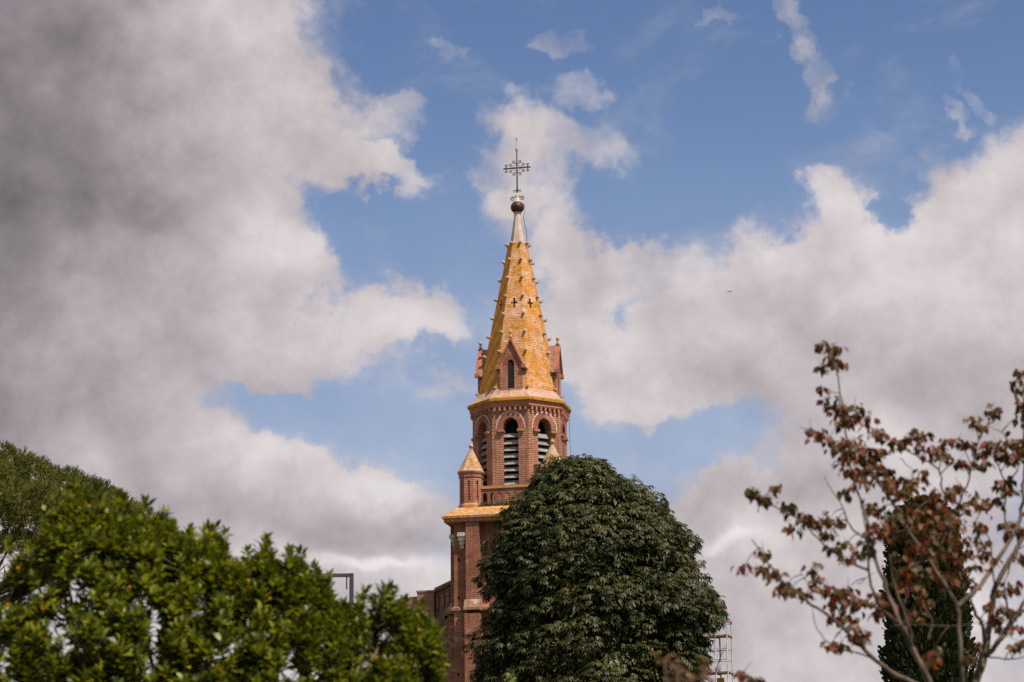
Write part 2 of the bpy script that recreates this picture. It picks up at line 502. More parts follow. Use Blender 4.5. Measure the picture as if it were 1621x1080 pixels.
M = dict(
    brick=mat_brick('tower_brick', (.205, .062, .033), (.275, .092, .050), (.32, .205, .14), lichen=.10, pale=.3, grime=.6, msize=.013),
    belfry=mat_brick('belfry_brick', (.25, .068, .036), (.335, .106, .058), (.54, .38, .275), lichen=.08, pale=.10, grime=.5, msize=.014),
    nave=mat_brick('old_facade_brick', (.24, .10, .06), (.30, .14, .085), (.36, .28, .21), lichen=.15, pale=.1, lcol=(.24, .17, .05)),
    spire=mat_brick('lichened_spire_brick', (.48, .20, .11), (.60, .32, .20), (.72, .54, .41), lichen=.535, lcol=(.58, .225, .013), lcol2=(.30, .145, .012), pale=.7, streak=(.62, .62, .95), grime=.3, msize=.02, side=.16, mottle=.85),
    skirt=mat_brick('skirt_tile', (.38, .205, .14), (.47, .295, .205), (.50, .38, .30), lichen=.28, pale=.3, row=.12, wid=.3, grime=.3),
    mossedge=mat_plain('lichened_eaves', (.30, .17, .035), (.16, .10, .03), 4, lichen=.55),
    trim=mat_brick('moulded_brick', (.34, .105, .062), (.42, .15, .09), (.42, .28, .2), lichen=.12, row=.11, wid=.25, msize=.010, grime=.3),
    arch=mat_plain('arch_brick', (.34, .10, .06), (.25, .07, .04), 6),
    joint=mat_plain('lime_joint', (.64, .55, .47), (.54, .44, .36), 6),
    stone=mat_brick('weathered_stone', (.27, .125, .08), (.36, .20, .135), (.30, .20, .14), lichen=.2, pale=.6, row=.09, wid=.4, grime=.5, mottle=.6),
    cap=mat_brick('lichened_cap_stone', (.46, .32, .22), (.54, .40, .29), (.30, .22, .15), lichen=.44, lcol=(.50, .215, .02), lcol2=(.30, .17, .03), pale=.4, row=.32, wid=.7, msize=.012, grime=.5, mottle=.7),
    palestone=mat_plain('pale_stone', (.52, .46, .40), (.38, .32, .27), 4),
    coping=mat_brick('lichened_coping', (.44, .27, .17), (.52, .34, .22), (.28, .18, .11), lichen=.50, lcol=(.50, .215, .018), lcol2=(.34, .17, .02), pale=.4, row=.3, wid=.6, msize=.012, grime=.5, mottle=.7),
    needle=mat_plain('spire_tip_stone', (.52, .42, .37), (.40, .31, .27), 2.5),
    crocket=mat_plain('crocket_stone', (.50, .38, .26), (.34, .24, .12), 5, lichen=.2),
    iron=mat_plain('wrought_iron', (.035, .028, .027), (.06, .04, .032), 9, rough=.6, spec=.4),
    copper=mat_plain('aged_copper', (.085, .045, .040), (.05, .027, .026), 6, rough=.5, metal=.3),
    dark=mat_plain('painted_opening_shade', (.02, .015, .012), (.012, .01, .01), 5),  # near-black colour, stands in for shade inside the openings
    slate=mat_plain('weathered_louvre', (.29, .272, .268), (.17, .16, .155), 5),
    tile=mat_brick('roof_tile', (.34, .16, .10), (.26, .12, .08), (.14, .08, .06), row=.3, wid=.22, msize=.02, grime=.6),
    weed=mat_leaf('dry_weed', [(0, (.12, .08, .04)), (1, (.2, .14, .08))]),
    steel=mat_plain('galvanised_steel', (.25, .245, .25), (.18, .175, .18), 7, rough=.5, metal=.5),
    plank=mat_plain('scaffold_plank', (.30, .21, .12), (.22, .15, .09), 5),
    ply=mat_plain('ochre_board', (.48, .28, .06), (.38, .22, .05), 4),
    red=mat_plain('red_cap', (.55, .05, .05), (.45, .04, .05), 4),
    pole=mat_plain('grey_painted_steel', (.06, .062, .068), (.045, .047, .052), 4, rough=.5),
    lens=mat_plain('lamp_glass', (.5, .5, .48), (.4, .4, .4), 4, rough=.3),
    bark=mat_bark('grey_brown_bark', (.16, .12, .095), (.07, .05, .04)),
    palebark=mat_bark('grey_branch_bark', (.135, .10, .075), (.055, .04, .03), 14),
    greentwig=mat_bark('green_twig', (.075, .07, .025), (.05, .04, .02)),
    pinebark=mat_bark('pine_bark', (.14, .08, .055), (.06, .04, .03)),
    fruit=mat_plain('orange_fruit', (.42, .17, .02), (.32, .10, .015), 60, rough=.6),
    chestnut=mat_leaf('chestnut_leaf', [(0, (.020, .027, .005)), (.45, (.038, .047, .009)), (.965, (.082, .086, .022)), (.98, (.15, .11, .02)), (1, (.22, .13, .03))], .48, .14, .27, (1.5, 1.5, .5), .35),
    arbutus=mat_leaf('arbutus_leaf', [(0, (.020, .032, .004)), (.35, (.068, .092, .008)), (.7, (.185, .21, .016)), (.985, (.31, .32, .035)), (1, (.38, .16, .02))], .40, .27, .42, (1.7, 1.6, .4), .6),
    pine=mat_leaf('pine_needle', [(0, (.064, .074, .014)), (.6, (.106, .113, .022)), (1, (.15, .15, .036))], .6, .3, .25),
    cypress=mat_leaf('cypress_spray', [(0, (.013, .019, .006)), (.7, (.026, .034, .010)), (1, (.05, .055, .017))], .7, .1, .2),
    autumn=mat_leaf('autumn_leaf', [(0, (.036, .034, .007)), (.28, (.078, .056, .013)), (.55, (.125, .060, .018)), (.78, (.20, .085, .038)), (.90, (.16, .024, .015)), (1, (.09, .011, .009))], .55, .34, .3, (1.7, 1.3, .5)),
    shoot=mat_leaf('young_leaf', [(0, (.12, .17, .03)), (1, (.22, .26, .06))], .5, .35),
    sprig=mat_leaf('rust_leaf', [(0, (.05, .028, .01)), (.5, (.15, .055, .02)), (1, (.22, .11, .045))], .55, .3),
    bird=mat_plain('bird_feather', (.03, .028, .03), (.02, .02, .02), 20),
)

# ------------------------------------------------------------------ ground
def ground():
    m_, t = mat_new('meadow_ground')
    ob = t.n('ShaderNodeTexCoord').outputs['Object']
    nz = t.noise(ob, .3, 8, .65).outputs[0]
    finish(t, t.mix(t.smooth(nz, .35, .65), (.055, .075, .022), (.11, .095, .045)), .95, nz, .4, .1)
    bm = bmesh.new()
    loft(bm, [ngon(48, r, 0, (0, 60)) for r in (2500, 600, 150, 30)][::1], cap1=True)
    bmesh.ops.recalc_face_normals(bm, faces=bm.faces)
    o = bm_obj('ground', bm, m_)
    o['kind'] = 'structure'


ground()

# ------------------------------------------------------------------ the church
D = 105.0
PHI = R_(-12)
base = at(821.4, 540, D)
TX = base.x


def zf(y, d=0.0):
    return at(821.4, y, D - d).z


def rm(px, z):
    return px / ppm(D, z)


church = thing('church', 'red brick church with octagonal belfry and orange lichened spire behind the round chestnut', 'church', (TX, D, 0), PHI)
X, Y_, Z_ = Vector((1, 0, 0)), Vector((0, 1, 0)), Vector((0, 0, 1))
OFF = 22.5

z_eave = zf(645)
z_wtop = zf(664)
z_base = zf(616.3, 1.65)
z_spt = zf(384, .38)
z_deck = zf(800, 2.3)
r_b = rm(76, z_eave - 2)
ap = r_b * math.cos(R_(22.5))


def arch_ring(bm, fr, cx, zs, w0, w1, rise0, rise1, n, dep, proud):
    """voussoirs round the head of an opening; fr maps (a, b, out) to a point"""
    for i in range(n):
        a0, a1 = (i + .15) / n * math.pi, (i + .85) / n * math.pi
        q = []
        for a, w, r in ((a0, w0, rise0), (a0, w1, rise1), (a1, w1, rise1), (a1, w0, rise0)):
            q.append((cx + w * math.cos(a), zs + r * math.sin(a) ** .92))
        f0 = [fr(a, b, proud) for a, b in q]
        f1 = [fr(a, b, -dep) for a, b in q]
        vs = [bm.verts.new(p) for p in f0 + f1]
        bm.faces.new(vs[0:4])
        for k in range(4):
            j = (k + 1) % 4
            bm.faces.new((vs[k], vs[4 + k], vs[4 + j], vs[j]))


def face_frame(ang, r):
    """frame on a vertical face whose normal is at 'ang': returns f(a, b, out) with a along the face and b = height"""
    n = pt(ang, 1, 0)
    u = Vector((math.cos(R_(ang)), math.sin(R_(ang)), 0))
    return lambda a, b, out=0.0: n * (r + out) + u * a + Z_ * b, n, u


def fix(bm):
    bmesh.ops.recalc_face_normals(bm, faces=bm.faces)


# --- belfry: eight walls with louvred openings
bel = bmesh.new()
z_sill, z_spr, z_apx = zf(769, 1.9), zf(679, 1.9), zf(661, 1.9)
hw = .345
side = 2 * r_b * math.sin(R_(22.5))
for k in range(8):
    ang = 45 * k
    fr, n, u = face_frame(ang, ap)
    panel(bel, n * ap, u, Z_, [(-side / 2, z_deck - .3), (side / 2, z_deck - .3), (side / 2, z_wtop + .25), (-side / 2, z_wtop + .25)],
          [arch_pts(0, hw, z_sill, z_spr, z_apx)], .50, back=False)
belfry = bm_obj('belfry', bel, M['belfry'], church)
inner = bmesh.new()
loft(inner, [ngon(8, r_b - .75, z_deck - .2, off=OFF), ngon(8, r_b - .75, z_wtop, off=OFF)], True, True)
bm_obj('belfry_shade_core', inner, M['dark'], belfry)  # closed near-black core, painted shade behind the belfry openings
for k in range(8):
    ang = 45 * k
    fr, n, u = face_frame(ang, ap)
    bm = bmesh.new()
    arch_ring(bm, fr, 0, z_spr, hw + .004, hw + .27, z_apx - z_spr + .004, z_apx - z_spr + .26, 21, .1, .025)
    bm_obj('arch', bm, M['arch'], belfry)
    bm = bmesh.new()
    n_ = 24
    for i in range(n_):                                            # pale joint line round the arch
        a0, a1 = i / n_ * math.pi, (i + 1) / n_ * math.pi
        rr0, rr1 = z_apx - z_spr + .265, z_apx - z_spr + .31
        q = [(w * math.cos(a), z_spr + r * math.sin(a) ** .92) for a, w, r in ((a0, hw + .275, rr0), (a0, hw + .315, rr1), (a1, hw + .315, rr1), (a1, hw + .275, rr0))]
        poly(bm, [fr(a, b, .014) for a, b in q])
    # lime bed behind the voussoirs
    q = []
    for i in range(n_):
        a0, a1 = i / n_ * math.pi, (i + 1) / n_ * math.pi
        r0, r1 = z_apx - z_spr + .006, z_apx - z_spr + .262
        poly(bm, [fr(w * math.cos(a), z_spr + r * math.sin(a) ** .92, .012) for a, w, r in ((a0, hw + .006, r0), (a0, hw + .272, r1), (a1, hw + .272, r1), (a1, hw + .006, r0))])
    bm_obj('arch_joint', bm, M['joint'], belfry)
    for s in (-1, 1):
        bm = bmesh.new()
        rot = Matrix.Rotation(R_(ang), 3, 'Z')
        box(bm, fr(s * (hw + .10), z_spr - .09, -.06), (.30, .36, .12), rot)
        box(bm, fr(s * (hw + .10), z_spr - .195, -.08), (.22, .28, .09), rot)
        bmesh.ops.bevel(bm, geom=bm.edges[:], offset=.018, segments=1, affect='EDGES')
        bm_obj('impost', bm, M['trim'], belfry)
    bm = bmesh.new()
    ns = 8
    zt = z_spr - .12
    step = (zt - z_sill) / ns
    for i in range(ns):
        zc = z_sill + step * (i + .55)
        rot = Matrix.Rotation(R_(ang), 3, 'Z') @ Matrix.Rotation(R_(54 + random.uniform(-4, 4)), 3, 'X') @ Matrix.Rotation(R_(random.uniform(-1.3, 1.3)), 3, 'Y')
        box(bm, fr(random.uniform(-.006, .006), zc, -.20), (2 * hw - .02, .26, .036), rot)
    for s in (-1, 1):
        box(bm, fr(s * (hw - .025), (z_sill + zt) / 2, -.40), (.05, .10, zt - z_sill), Matrix.Rotation(R_(ang), 3, 'Z'))
    bm_obj('louvre_screen', bm, M['slate'], belfry)
# eaves: brick courses, dentils, moulding, mossy slab edge, sloping skirt
bm = bmesh.new()
r_d = rm(79, z_eave)
for k in range(8):
    ang = 45 * k
    fr, n, u = face_frame(ang, ap)
    nd = 7
    for i in range(nd):
        bm = bmesh.new()
        a = (i - (nd - 1) / 2) * side / nd
        box(bm, fr(a, z_wtop + .045, .05), (.10, .13, .16), Matrix.Rotation(R_(ang), 3, 'Z'))
        bm_obj('dentil', bm, M['trim'], belfry)
bm = bmesh.new()
r81, r83 = rm(80.5, z_eave), rm(83.8, z_eave)
loft(bm, [ngon(8, r, z, off=OFF) for r, z in ((r_b - .1, z_wtop + .128), (r_b + .10, z_wtop + .128), (r_b + .13, z_wtop + .20), (r81 - .02, z_wtop + .24),
                                             (r81 + .02, z_wtop + .31), (r81 + .02, z_eave - .20))], True, True)
bm_obj('cornice', bm, M['trim'], belfry)

# --- spire
r_sb, r_st = rm(66, z_base), rm(15.3, z_spt)
bm = bmesh.new()
z_slabb = z_eave - .195
loft(bm, [ngon(8, r, z, off=OFF) for r, z in ((r81, z_slabb), (r83 - .03, z_slabb + .02), (r83, z_slabb + .06), (r83, z_eave - .03), (r83 - .035, z_eave))], True, True)
spire = thing('spire', '', '')
for k_ in ('label', 'category'):
    del spire[k_]
spire.parent = church
bm_obj('eaves_edge', bm, M['mossedge'], spire)
bm = bmesh.new()
loft(bm, [ngon(8, r, z, off=OFF) for r, z in ((r83 - .06, z_eave - .02), (r83 - .045, z_eave + .012), (r_sb + .16, z_base - .16), (r_sb + .03, z_base + .02), (r_sb - .1, z_base + .02))], True, True)
bm_obj('skirt', bm, M['skirt'], spire)
# eight battered faces, each with a cross-shaped opening
bm = bmesh.new()
H = z_spt - z_base
z_cross = zf(478, 1.0)
for k in range(8):
    a0, a1 = 45 * k - 22.5, 45 * k + 22.5
    p0, p1, q0, q1 = pt(a0, r_sb, z_base), pt(a1, r_sb, z_base), pt(a0, r_st, z_spt), pt(a1, r_st, z_spt)
    mid = (p0 + p1) / 2
    u = (p1 - p0).normalized()
    v = ((q0 + q1) / 2 - mid).normalized()
    L = ((q0 + q1) / 2 - mid).length
    w0, w1 = (p1 - p0).length / 2, (q1 - q0).length / 2
    c = (z_cross - z_base) / v.z
    a, b = .048, .155
    cross = [(-a, -.25), (a, -.25), (a, -a - .0), (b, -a), (b, a), (a, a), (a, .22), (-a, .22), (-a, a), (-b, a), (-b, -a), (-a, -a)]
    panel(bm, mid, u, v, [(-w0, 0), (w0, 0), (w1, L), (-w1, L)], [[(x, y + c) for x, y in cross]], .28, back=True)
bm_obj('spire_face', bm, M['spire'], spire)
ys = (384.5, 410.7, 438.9, 467.8, 496, 524.5, 554.8, 583.7, 612)
for yy in ys:
    rr_px = 15.3 + (yy - 384) * (66 - 15.3) / (617 - 384)
    for k in range(8):
        zc = zf(yy, rr_px / 35)
        t_ = min(1, max(0, (zc - z_base) / H))
        rr = r_sb + (r_st - r_sb) * t_
        ang = OFF + 45 * k
        bm = bmesh.new()
        a = pt(ang, rr - .05, zc - .03)
        o_ = pt(ang, 1, 0)
        L = random.uniform(.10, .13)
        tube(bm, [a, a + o_ * (.05 + L * .5) + Z_ * .01, a + o_ * (.04 + L) + Z_ * .045, a + o_ * (.05 + L * 1.12) + Z_ * .10], [.06, .055, .07, .04], 6)
        box(bm, a + o_ * (.05 + L * .55) + Z_ * .055, (.10, .09, .06), Matrix.Rotation(R_(ang + random.uniform(-12, 12)), 3, 'Z'))
        bm_obj('crocket', bm, M['crocket'], spire, True)

# --- stone tip, copper ball, wrought iron cross
z_nk = zf(344)
tip = bmesh.new()
loft(tip, [ngon(8, r, z, off=OFF) for r, z in ((r_st - .05, z_spt - .02), (rm(13.2, z_spt), z_spt - .01), (rm(12.2, z_spt), z_spt + .1), (rm(8.3, z_nk), zf(363)), (rm(5.6, z_nk), z_nk), (rm(5.2, z_nk), zf(340)), (rm(6.6, z_nk), zf(337)))], True, True)
bm_obj('spire_tip', tip, M['needle'], church)
zb = zf(328.5)
rb = rm(10.9, zb)
bm = bmesh.new()
prof = [(rb * math.cos(a) if abs(a) < 1.5 else .02, zb + rb * .90 * math.sin(a)) for a in [(-80 + i * 17.5) * math.pi / 180 for i in range(9)]]
lathe(bm, prof, 20)
ball = bm_obj('ball_finial', bm, M['copper'], church, True)
bm = bmesh.new()
lathe(bm, [(rb * .72, zb + rb * .66), (rb * .55, zb + rb * .86), (rb * .26, zb + rb * 1.1), (.06, zf(310)), (.045, zf(306))], 14)
bm_obj('ball_cap', bm, M['palestone'], ball, True)

zc = zf(266)
s1 = 1 / ppm(D, zc)                                              # metres per photo pixel at the cross
bm = bmesh.new()
ztop = zf(217)
tube(bm, [(0, 0, zf(318)), (0, 0, zf(300)), (0, 0, zf(242))], [.055, .036, .026], 6)
for s in (-1, 1):
    box(bm, (s * 11 * s1, 0, zc), (22 * s1, .045, .055))
    box(bm, (s * 17.5 * s1, 0, zc), (.04, .05, 11 * s1))
    for e in (-1, 1):
        box(bm, (s * 17.5 * s1, 0, zc + e * 5.5 * s1), (.13, .05, .03))
irc = bm_obj('iron_cross', bm, M['iron'], church)


def scroll(cx, cz, r0, turns, start, dirn):
    out = []
    for i in range(int(18 * turns) + 1):
        t_ = i / 18 / turns
        a = start + dirn * 2 * math.pi * turns * t_
        r = r0 * (1 - .78 * t_)
        out.append((cx + r * math.cos(a), 0, cz + r * math.sin(a)))
    return out


for sx in (-1, 1):
    for sz in (-1, 1):
        bm = bmesh.new()
        tube(bm, [(sx * .7 * s1, 0, zc + sz * 6 * s1), (sx * 6 * s1, 0, zc + sz * .8 * s1)], .013, 4)
        for (cx, cz, st) in ((4.6, 10.2, 1), (10.6, 4.8, -1)):
            a0 = math.atan2(sz * 1, sx * 1) + (math.pi)
            pts_ = scroll(sx * cx * s1, zc + sz * cz * s1, 2.9 * s1, 1.45, a0, sx * sz * st)
            root = (sx * .6 * s1, 0, zc + sz * 7.2 * s1) if st == 1 else (sx * 7.2 * s1, 0, zc + sz * .6 * s1)
            tube(bm, [root] + pts_, .016, 4)
        bm_obj('scroll', bm, M['iron'], irc)
for sx in (-1, 1):
    bm = bmesh.new()
    tube(bm, [(sx * .05, 0, zf(309))] + scroll(sx * 7.6 * s1, zf(314.5), 3.9 * s1, 1.6, math.pi / 2 * (1 + sx) - sx * .3, -sx), .02, 4)
    tube(bm, [(sx * .04, 0, zf(300))] + scroll(sx * 4.6 * s1, zf(303), 2.4 * s1, 1.3, math.pi / 2 * (1 + sx), -sx), .015, 4)
    bm_obj('foot_scroll', bm, M['iron'], irc)
bm = bmesh.new()
lathe(bm, [(.02, zf(243)), (.03, zf(240)), (.055, zf(239)), (.07, zf(236)), (.045, zf(234)), (.035, zf(231)), (.02, zf(226)), (.025, zf(222)), (.05, zf(220)), (.045, zf(218)), (.01, ztop)], 8)
bm_obj('cross_tip', bm, M['needle'], irc, True)
bm = bmesh.new()
sag = [(rb * .85, -.05, zb + rb * .5), (rb * 1.16, -.05, zb), (rb * .95, -.05, zb - .45), (.3, -.06, zf(347)), (.34, -.08, zf(356)), (.42, -.1, zf(367)), (.44, -.1, zf(370)), (.46, -.2, z_spt - .1)]
tube(bm, spline(sag, 4), .012, 4)
bm_obj('lightning_cable', bm, M['iron'], church)
bm = bmesh.new()
e_ = pt(80, r83 + .02, 0)
tube(bm, [(e_.x, e_.y, z_eave - .15), (e_.x - .02, e_.y, z_eave - 1.2), (e_.x + .06, e_.y, z_deck)], .009, 4)
bm_obj('lightning_cable', bm, M['iron'], church)

# --- gabled dormers on four faces of the spire
zd0, zde, zdg = z_base - .06, zf(575, 1.75), zf(535, 1.75)
for k in range(4):
    ang = 90 * k
    rf = rm(63.5, z_base)
    fr, n, u = face_frame(ang, rf)
    w = .50
    zg = zdg - .10
    back = lambda z: rf - (r_sb + (r_st - r_sb) * max(0, (z - z_base) / H)) * math.cos(R_(22.5)) + .12
    rot = Matrix.Rotation(R_(ang), 3, 'Z')
    bm = bmesh.new()
    panel(bm, n * rf, u, Z_, [(-w, zd0), (w, zd0), (w, zde), (0, zg), (-w, zde)], [arch_pts(0, .145, zd0 + .08, zf(577, 1.75), zf(569, 1.75), 5)], .75, back=True)
    for s in (-1, 1):
        b0, b1 = back(zd0), back(zde)
        q = [fr(s * w, zd0), fr(s * w, zd0, -b0), fr(s * w, zde, -b1), fr(s * w, zde)]
        poly(bm, q if s > 0 else q[::-1])
    dm = bm_obj('dormer', bm, M['belfry'], church)
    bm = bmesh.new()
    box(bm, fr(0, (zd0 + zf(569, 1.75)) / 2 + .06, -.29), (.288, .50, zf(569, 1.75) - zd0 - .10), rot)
    bm_obj('dormer_shade_block', bm, M['dark'], dm)  # solid near-black block whose colour stands in for the opening's shade
    bm = bmesh.new()
    arch_ring(bm, fr, 0, zf(577, 1.75), .150, .33, zf(569, 1.75) - zf(577, 1.75) + .004, zf(569, 1.75) - zf(577, 1.75) + .19, 15, .05, .012)
    bm_obj('dormer_arch', bm, M['arch'], dm)
    # roof slopes running back into the spire
    bm = bmesh.new()
    sl_ = (zg - zde) / w
    for s in (-1, 1):
        lo, hi = (s * (w + .10), zde - .10 * sl_ + .09), (0, zg + .09)
        bk0, bk1 = back(zde), back(zg)
        A = [fr(lo[0], lo[1], .03), fr(hi[0], hi[1], .03), fr(hi[0], hi[1], -bk1), fr(lo[0], lo[1], -bk0)]
        B = [p - Z_ * .10 for p in A]
        vs = [bm.verts.new(p) for p in A + B]
        for f in ((0, 1, 2, 3), (7, 6, 5, 4), (0, 4, 5, 1), (1, 5, 6, 2), (2, 6, 7, 3), (3, 7, 4, 0)):
            bm.faces.new([vs[i] for i in f])
    fix(bm)
    bm_obj('dormer_roof', bm, M['stone'], dm)
    # raking copings with kneelers
    bm = bmesh.new()
    for s in (-1, 1):
        lo, hi = (s * (w + .13), zde - .13 * sl_), (s * -.0, zg)
        th = .09
        A = [fr(lo[0], lo[1] - .02, .10), fr(lo[0], lo[1] + th, .10), fr(hi[0], hi[1] + th + .05, .10), fr(hi[0], hi[1], .10)]
        B = [p - n * .24 for p in A]
        vs = [bm.verts.new(p) for p in A + B]
        for f in ((0, 1, 2, 3), (7, 6, 5, 4), (0, 4, 5, 1), (1, 5, 6, 2), (2, 6, 7, 3), (3, 7, 4, 0)):
            bm.faces.new([vs[i] for i in f])
        box(bm, fr(s * (w + .07), zde - .17, .0), (.17, .24, .15), rot)
    fix(bm)
    bm_obj('gable_coping', bm, M['trim'], dm)
    bm = bmesh.new()
    c_ = fr(0, 0, -.02)
    lathe(bm, [(.075, zg + .10), (.06, zg + .22), (.035, zg + .28), (.07, zg + .33), (.085, zg + .40), (.05, zg + .47), (.02, zg + .52)], 8, (c_.x, c_.y))
    bm_obj('dormer_finial', bm, M['crocket'], dm, True)

# --- square tower shaft with pilasters
Wt = rm(88, z_deck)                 # half width of the shaft
z_c0 = zf(823, 2.5)                 # underside of the deck cornice
z_str = zf(962, 2.6)                # string course
bm = bmesh.new()
pil_w0, pil_w1 = -Wt + rm(21, 20), -Wt + rm(42, 20)
holes_for = lambda seed, x0, x1, za, zb_, nn: [[(x - .05, z - .06), (x + .05, z - .06), (x + .05, z + .06), (x - .05, z + .06)]
                                              for x, z in [(x0 + (x1 - x0) * random.Random(seed + i).random(), za + (zb_ - za) * (i + .5) / nn) for i in range(nn)]]
for k in range(4):
    ang = 90 * k
    fr, n, u = face_frame(ang, Wt)
    # corner strips, flush with the shaft
    for s in (-1, 1):
        x0, x1 = sorted((s * Wt, s * -pil_w0))
        panel(bm, n * Wt, u, Z_, [(x0, 0), (x1, 0), (x1, z_c0), (x0, z_c0)], holes_for(k * 7 + s, x0 + .12, x1 - .12, 9, z_c0 - .8, 6), .3)
    # middle field, set back, with a blind pointed arch
    xi = -pil_w1
    panel(bm, n * (Wt - .25), u, Z_, [(-xi, 0), (xi, 0), (xi, z_c0), (-xi, z_c0)],
          [arch_pts(0, .75, zf(930, 2.4), zf(870, 2.4), zf(845, 2.4))] + holes_for(k * 5, -xi + .15, -.9, 9, z_c0 - .9, 5) + holes_for(k * 9 + 2, .9, xi - .15, 9, z_c0 - .9, 5), .35)
    for s in (-1, 1):
        q = [fr(s * xi, 0), fr(s * xi, z_c0), fr(s * xi, z_c0, -.25), fr(s * xi, 0, -.25)]
        poly(bm, q if s < 0 else q[::-1])
tower = bm_obj('tower', bm, M['brick'], church)
for k in range(4):
    ang = 90 * k
    fr, n, u = face_frame(ang, Wt)
    rot = Matrix.Rotation(R_(ang), 3, 'Z')
    for s in (-1, 1):
        xa, xb = s * -pil_w0, s * -pil_w1
        xc, pw = (xa + xb) / 2, abs(xa - xb)
        bm = bmesh.new()
        box(bm, fr(xc, (z_str + z_c0) / 2 + .1, .12), (pw, .34, z_c0 - z_str - .2), rot)
        box(bm, fr(xc, z_str / 2 - .1, .20), (pw + .05, .52, z_str - .2), rot)
        bm_obj('buttress', bm, M['brick'], tower)
        bm = bmesh.new()                                          # sloped shoulder and drip of the buttress
        w2 = pw / 2 + .06
        A = [(.50, z_str - .06), (.50, z_str + .04), (.285, z_str + .42), (-.04, z_str + .42), (-.04, z_str - .06)]
        loft(bm, [[fr(xc - w2, b, a) for a, b in A], [fr(xc + w2, b, a) for a, b in A]], True, True)
        fix(bm)
        bm_obj('weathering', bm, M['stone'], tower)
    for s in (-1, 1):
        bm = bmesh.new()
        xk = s * (-pil_w0 + .20)
        for i, (w_, d_) in enumerate(((.36, .26), (.30, .20), (.22, .14), (.15, .09))):
            box(bm, fr(xk, z_c0 - .55 - i * .17, d_ / 2), (w_, d_ + .01 * i, .165), rot)
        bm_obj('corbel', bm, M['palestone'], tower)
bm = bmesh.new()
sq = lambda h, z: [Vector((-h, -h, z)), Vector((h, -h, z)), Vector((h, h, z)), Vector((-h, h, z))]
loft(bm, [sq(h, z) for h, z in ((Wt - .1, z_str - .1), (Wt + .10, z_str - .02), (Wt + .10, z_str + .08), (Wt - .1, z_str + .25))], True, True)
bm_obj('string_course', bm, M['brick'], tower)
bm = bmesh.new()
Wc = rm(95, z_deck)
loft(bm, [sq(h, z) for h, z in ((Wt - .3, z_c0 - .02), (Wt + .36, z_c0 - .02), (Wt + .36, z_c0 + .10), (Wt + .40, z_c0 + .12), (Wt + .40, z_c0 + .20), (Wc - .06, z_c0 + .26))], True, True)
bm_obj('cornice', bm, M['trim'], tower)
bm = bmesh.new()
zl = zf(812.5, 2.8)
Wi = rm(83, z_deck)
Wc = max(Wc, Wt + .43)
loft(bm, [sq(h, z) for h, z in ((Wc - .10, z_c0 + .262), (Wc, zl - .10), (Wc + .015, zl), (Wc - .03, zl + .04), (Wi + .04, z_deck), (Wi - .3, z_deck + .003))], True, True)
bm_obj('deck_coping', bm, M['coping'], tower)

# --- corner pinnacles
pa = rm(65, z_deck + 1)
z_pt, z_pc, z_pa = zf(757, 1.0), zf(690, 1.0), zf(712, 1.0)
for i, (sx, sy) in enumerate(((-1, -1), (1, -1), (1, 1), (-1, 1))):
    dd = 0
    c = (sx * pa, sy * pa)
    z0 = z_deck
    zs = zf(756.5, 1.4)
    ze = zf(750, 1.4)
    za = zf(711, 1.4)
    bm = bmesh.new()
    rs = rm(18.6, z0)
    apo = rs * math.cos(R_(22.5))
    for k in range(8):
        fr, n, u = face_frame(45 * k, apo)
        o_ = n * apo + Vector((c[0], c[1], 0))
        s2 = rs * math.sin(R_(22.5))
        panel(bm, o_, u, Z_, [(-s2, z0 - .02), (s2, z0 - .02), (s2, zs), (-s2, zs)], [arch_pts(0, .055, z0 + .30, zs - .28, zs - .16, 4)], .07)
    pin = bm_obj('pinnacle', bm, M['belfry'], church)
    bm = bmesh.new()
    loft(bm, [ngon(8, rs + a, z, c, OFF) for a, z in ((.02, z0 + .004), (.06, z0 + .02), (.06, z0 + .12), (.01, z0 + .2))], True, True)
    bm_obj('pinnacle_base', bm, M['coping'], pin)
    bm = bmesh.new()
    loft(bm, [ngon(8, rs + a, z, c, OFF) for a, z in ((-.05, zs - .02), (.03, zs - .02), (.045, zs + .06), (.02, zs + .08), (.075, zs + .16), (.075, ze - .002))], True, True)
    bm_obj('pinnacle_collar', bm, M['trim'], pin)
    bm = bmesh.new()
    rc = rm(22, z0)
    loft(bm, [ngon(8, r, z, c, OFF) for r, z in ((rc - .04, ze), (rc, ze + .03), (rc, ze + .09), (rc - .07, ze + .16), (.075, za), (.05, za + .03))], True, True)
    bm_obj('pinnacle_cap', bm, M['cap'], pin)
    bm = bmesh.new()
    lathe(bm, [(.055, za + .03), (.05, za + .06), (.09, za + .09), (.105, za + .16), (.08, za + .22), (.02, za + .25)], 10, c)
    bm_obj('pinnacle_ball', bm, M['crocket'], pin, True)

# --- pierced parapet between the pinnacles
zp0, zp1 = z_deck, zf(771, 2.1)
for k in range(4):
    ang = 90 * k
    rp = pa + .18
    fr, n, u = face_frame(ang, rp)
    xl = pa - rs + .10
    hs = []
    npan = 8
    for i in range(npan):
        cx = (i - (npan - 1) / 2) * 2 * (xl - .06) / npan
        hs.append(arch_pts(cx, .105, zp0 + .22, zp1 - .36, zp1 - .17, 4))
    bm = bmesh.new()
    panel(bm, n * rp, u, Z_, [(-xl, zp0 - .02), (xl, zp0 - .02), (xl, zp1), (-xl, zp1)], hs, .16, back=False)
    panel(bm, n * (rp - .16), -u, Z_, [(-xl, zp0 - .02), (xl, zp0 - .02), (xl, zp1), (-xl, zp1)], [[(-x, z) for x, z in h][::-1] for h in hs], .001, back=False)
    par = bm_obj('parapet', bm, M['brick'], church)
    bm = bmesh.new()
    box(bm, fr(0, zp1 + .06, -.08), (2 * xl, .26, .12), Matrix.Rotation(R_(ang), 3, 'Z'))
    bm_obj('parapet_coping', bm, M['coping'], par)
bmw = []
N = 420
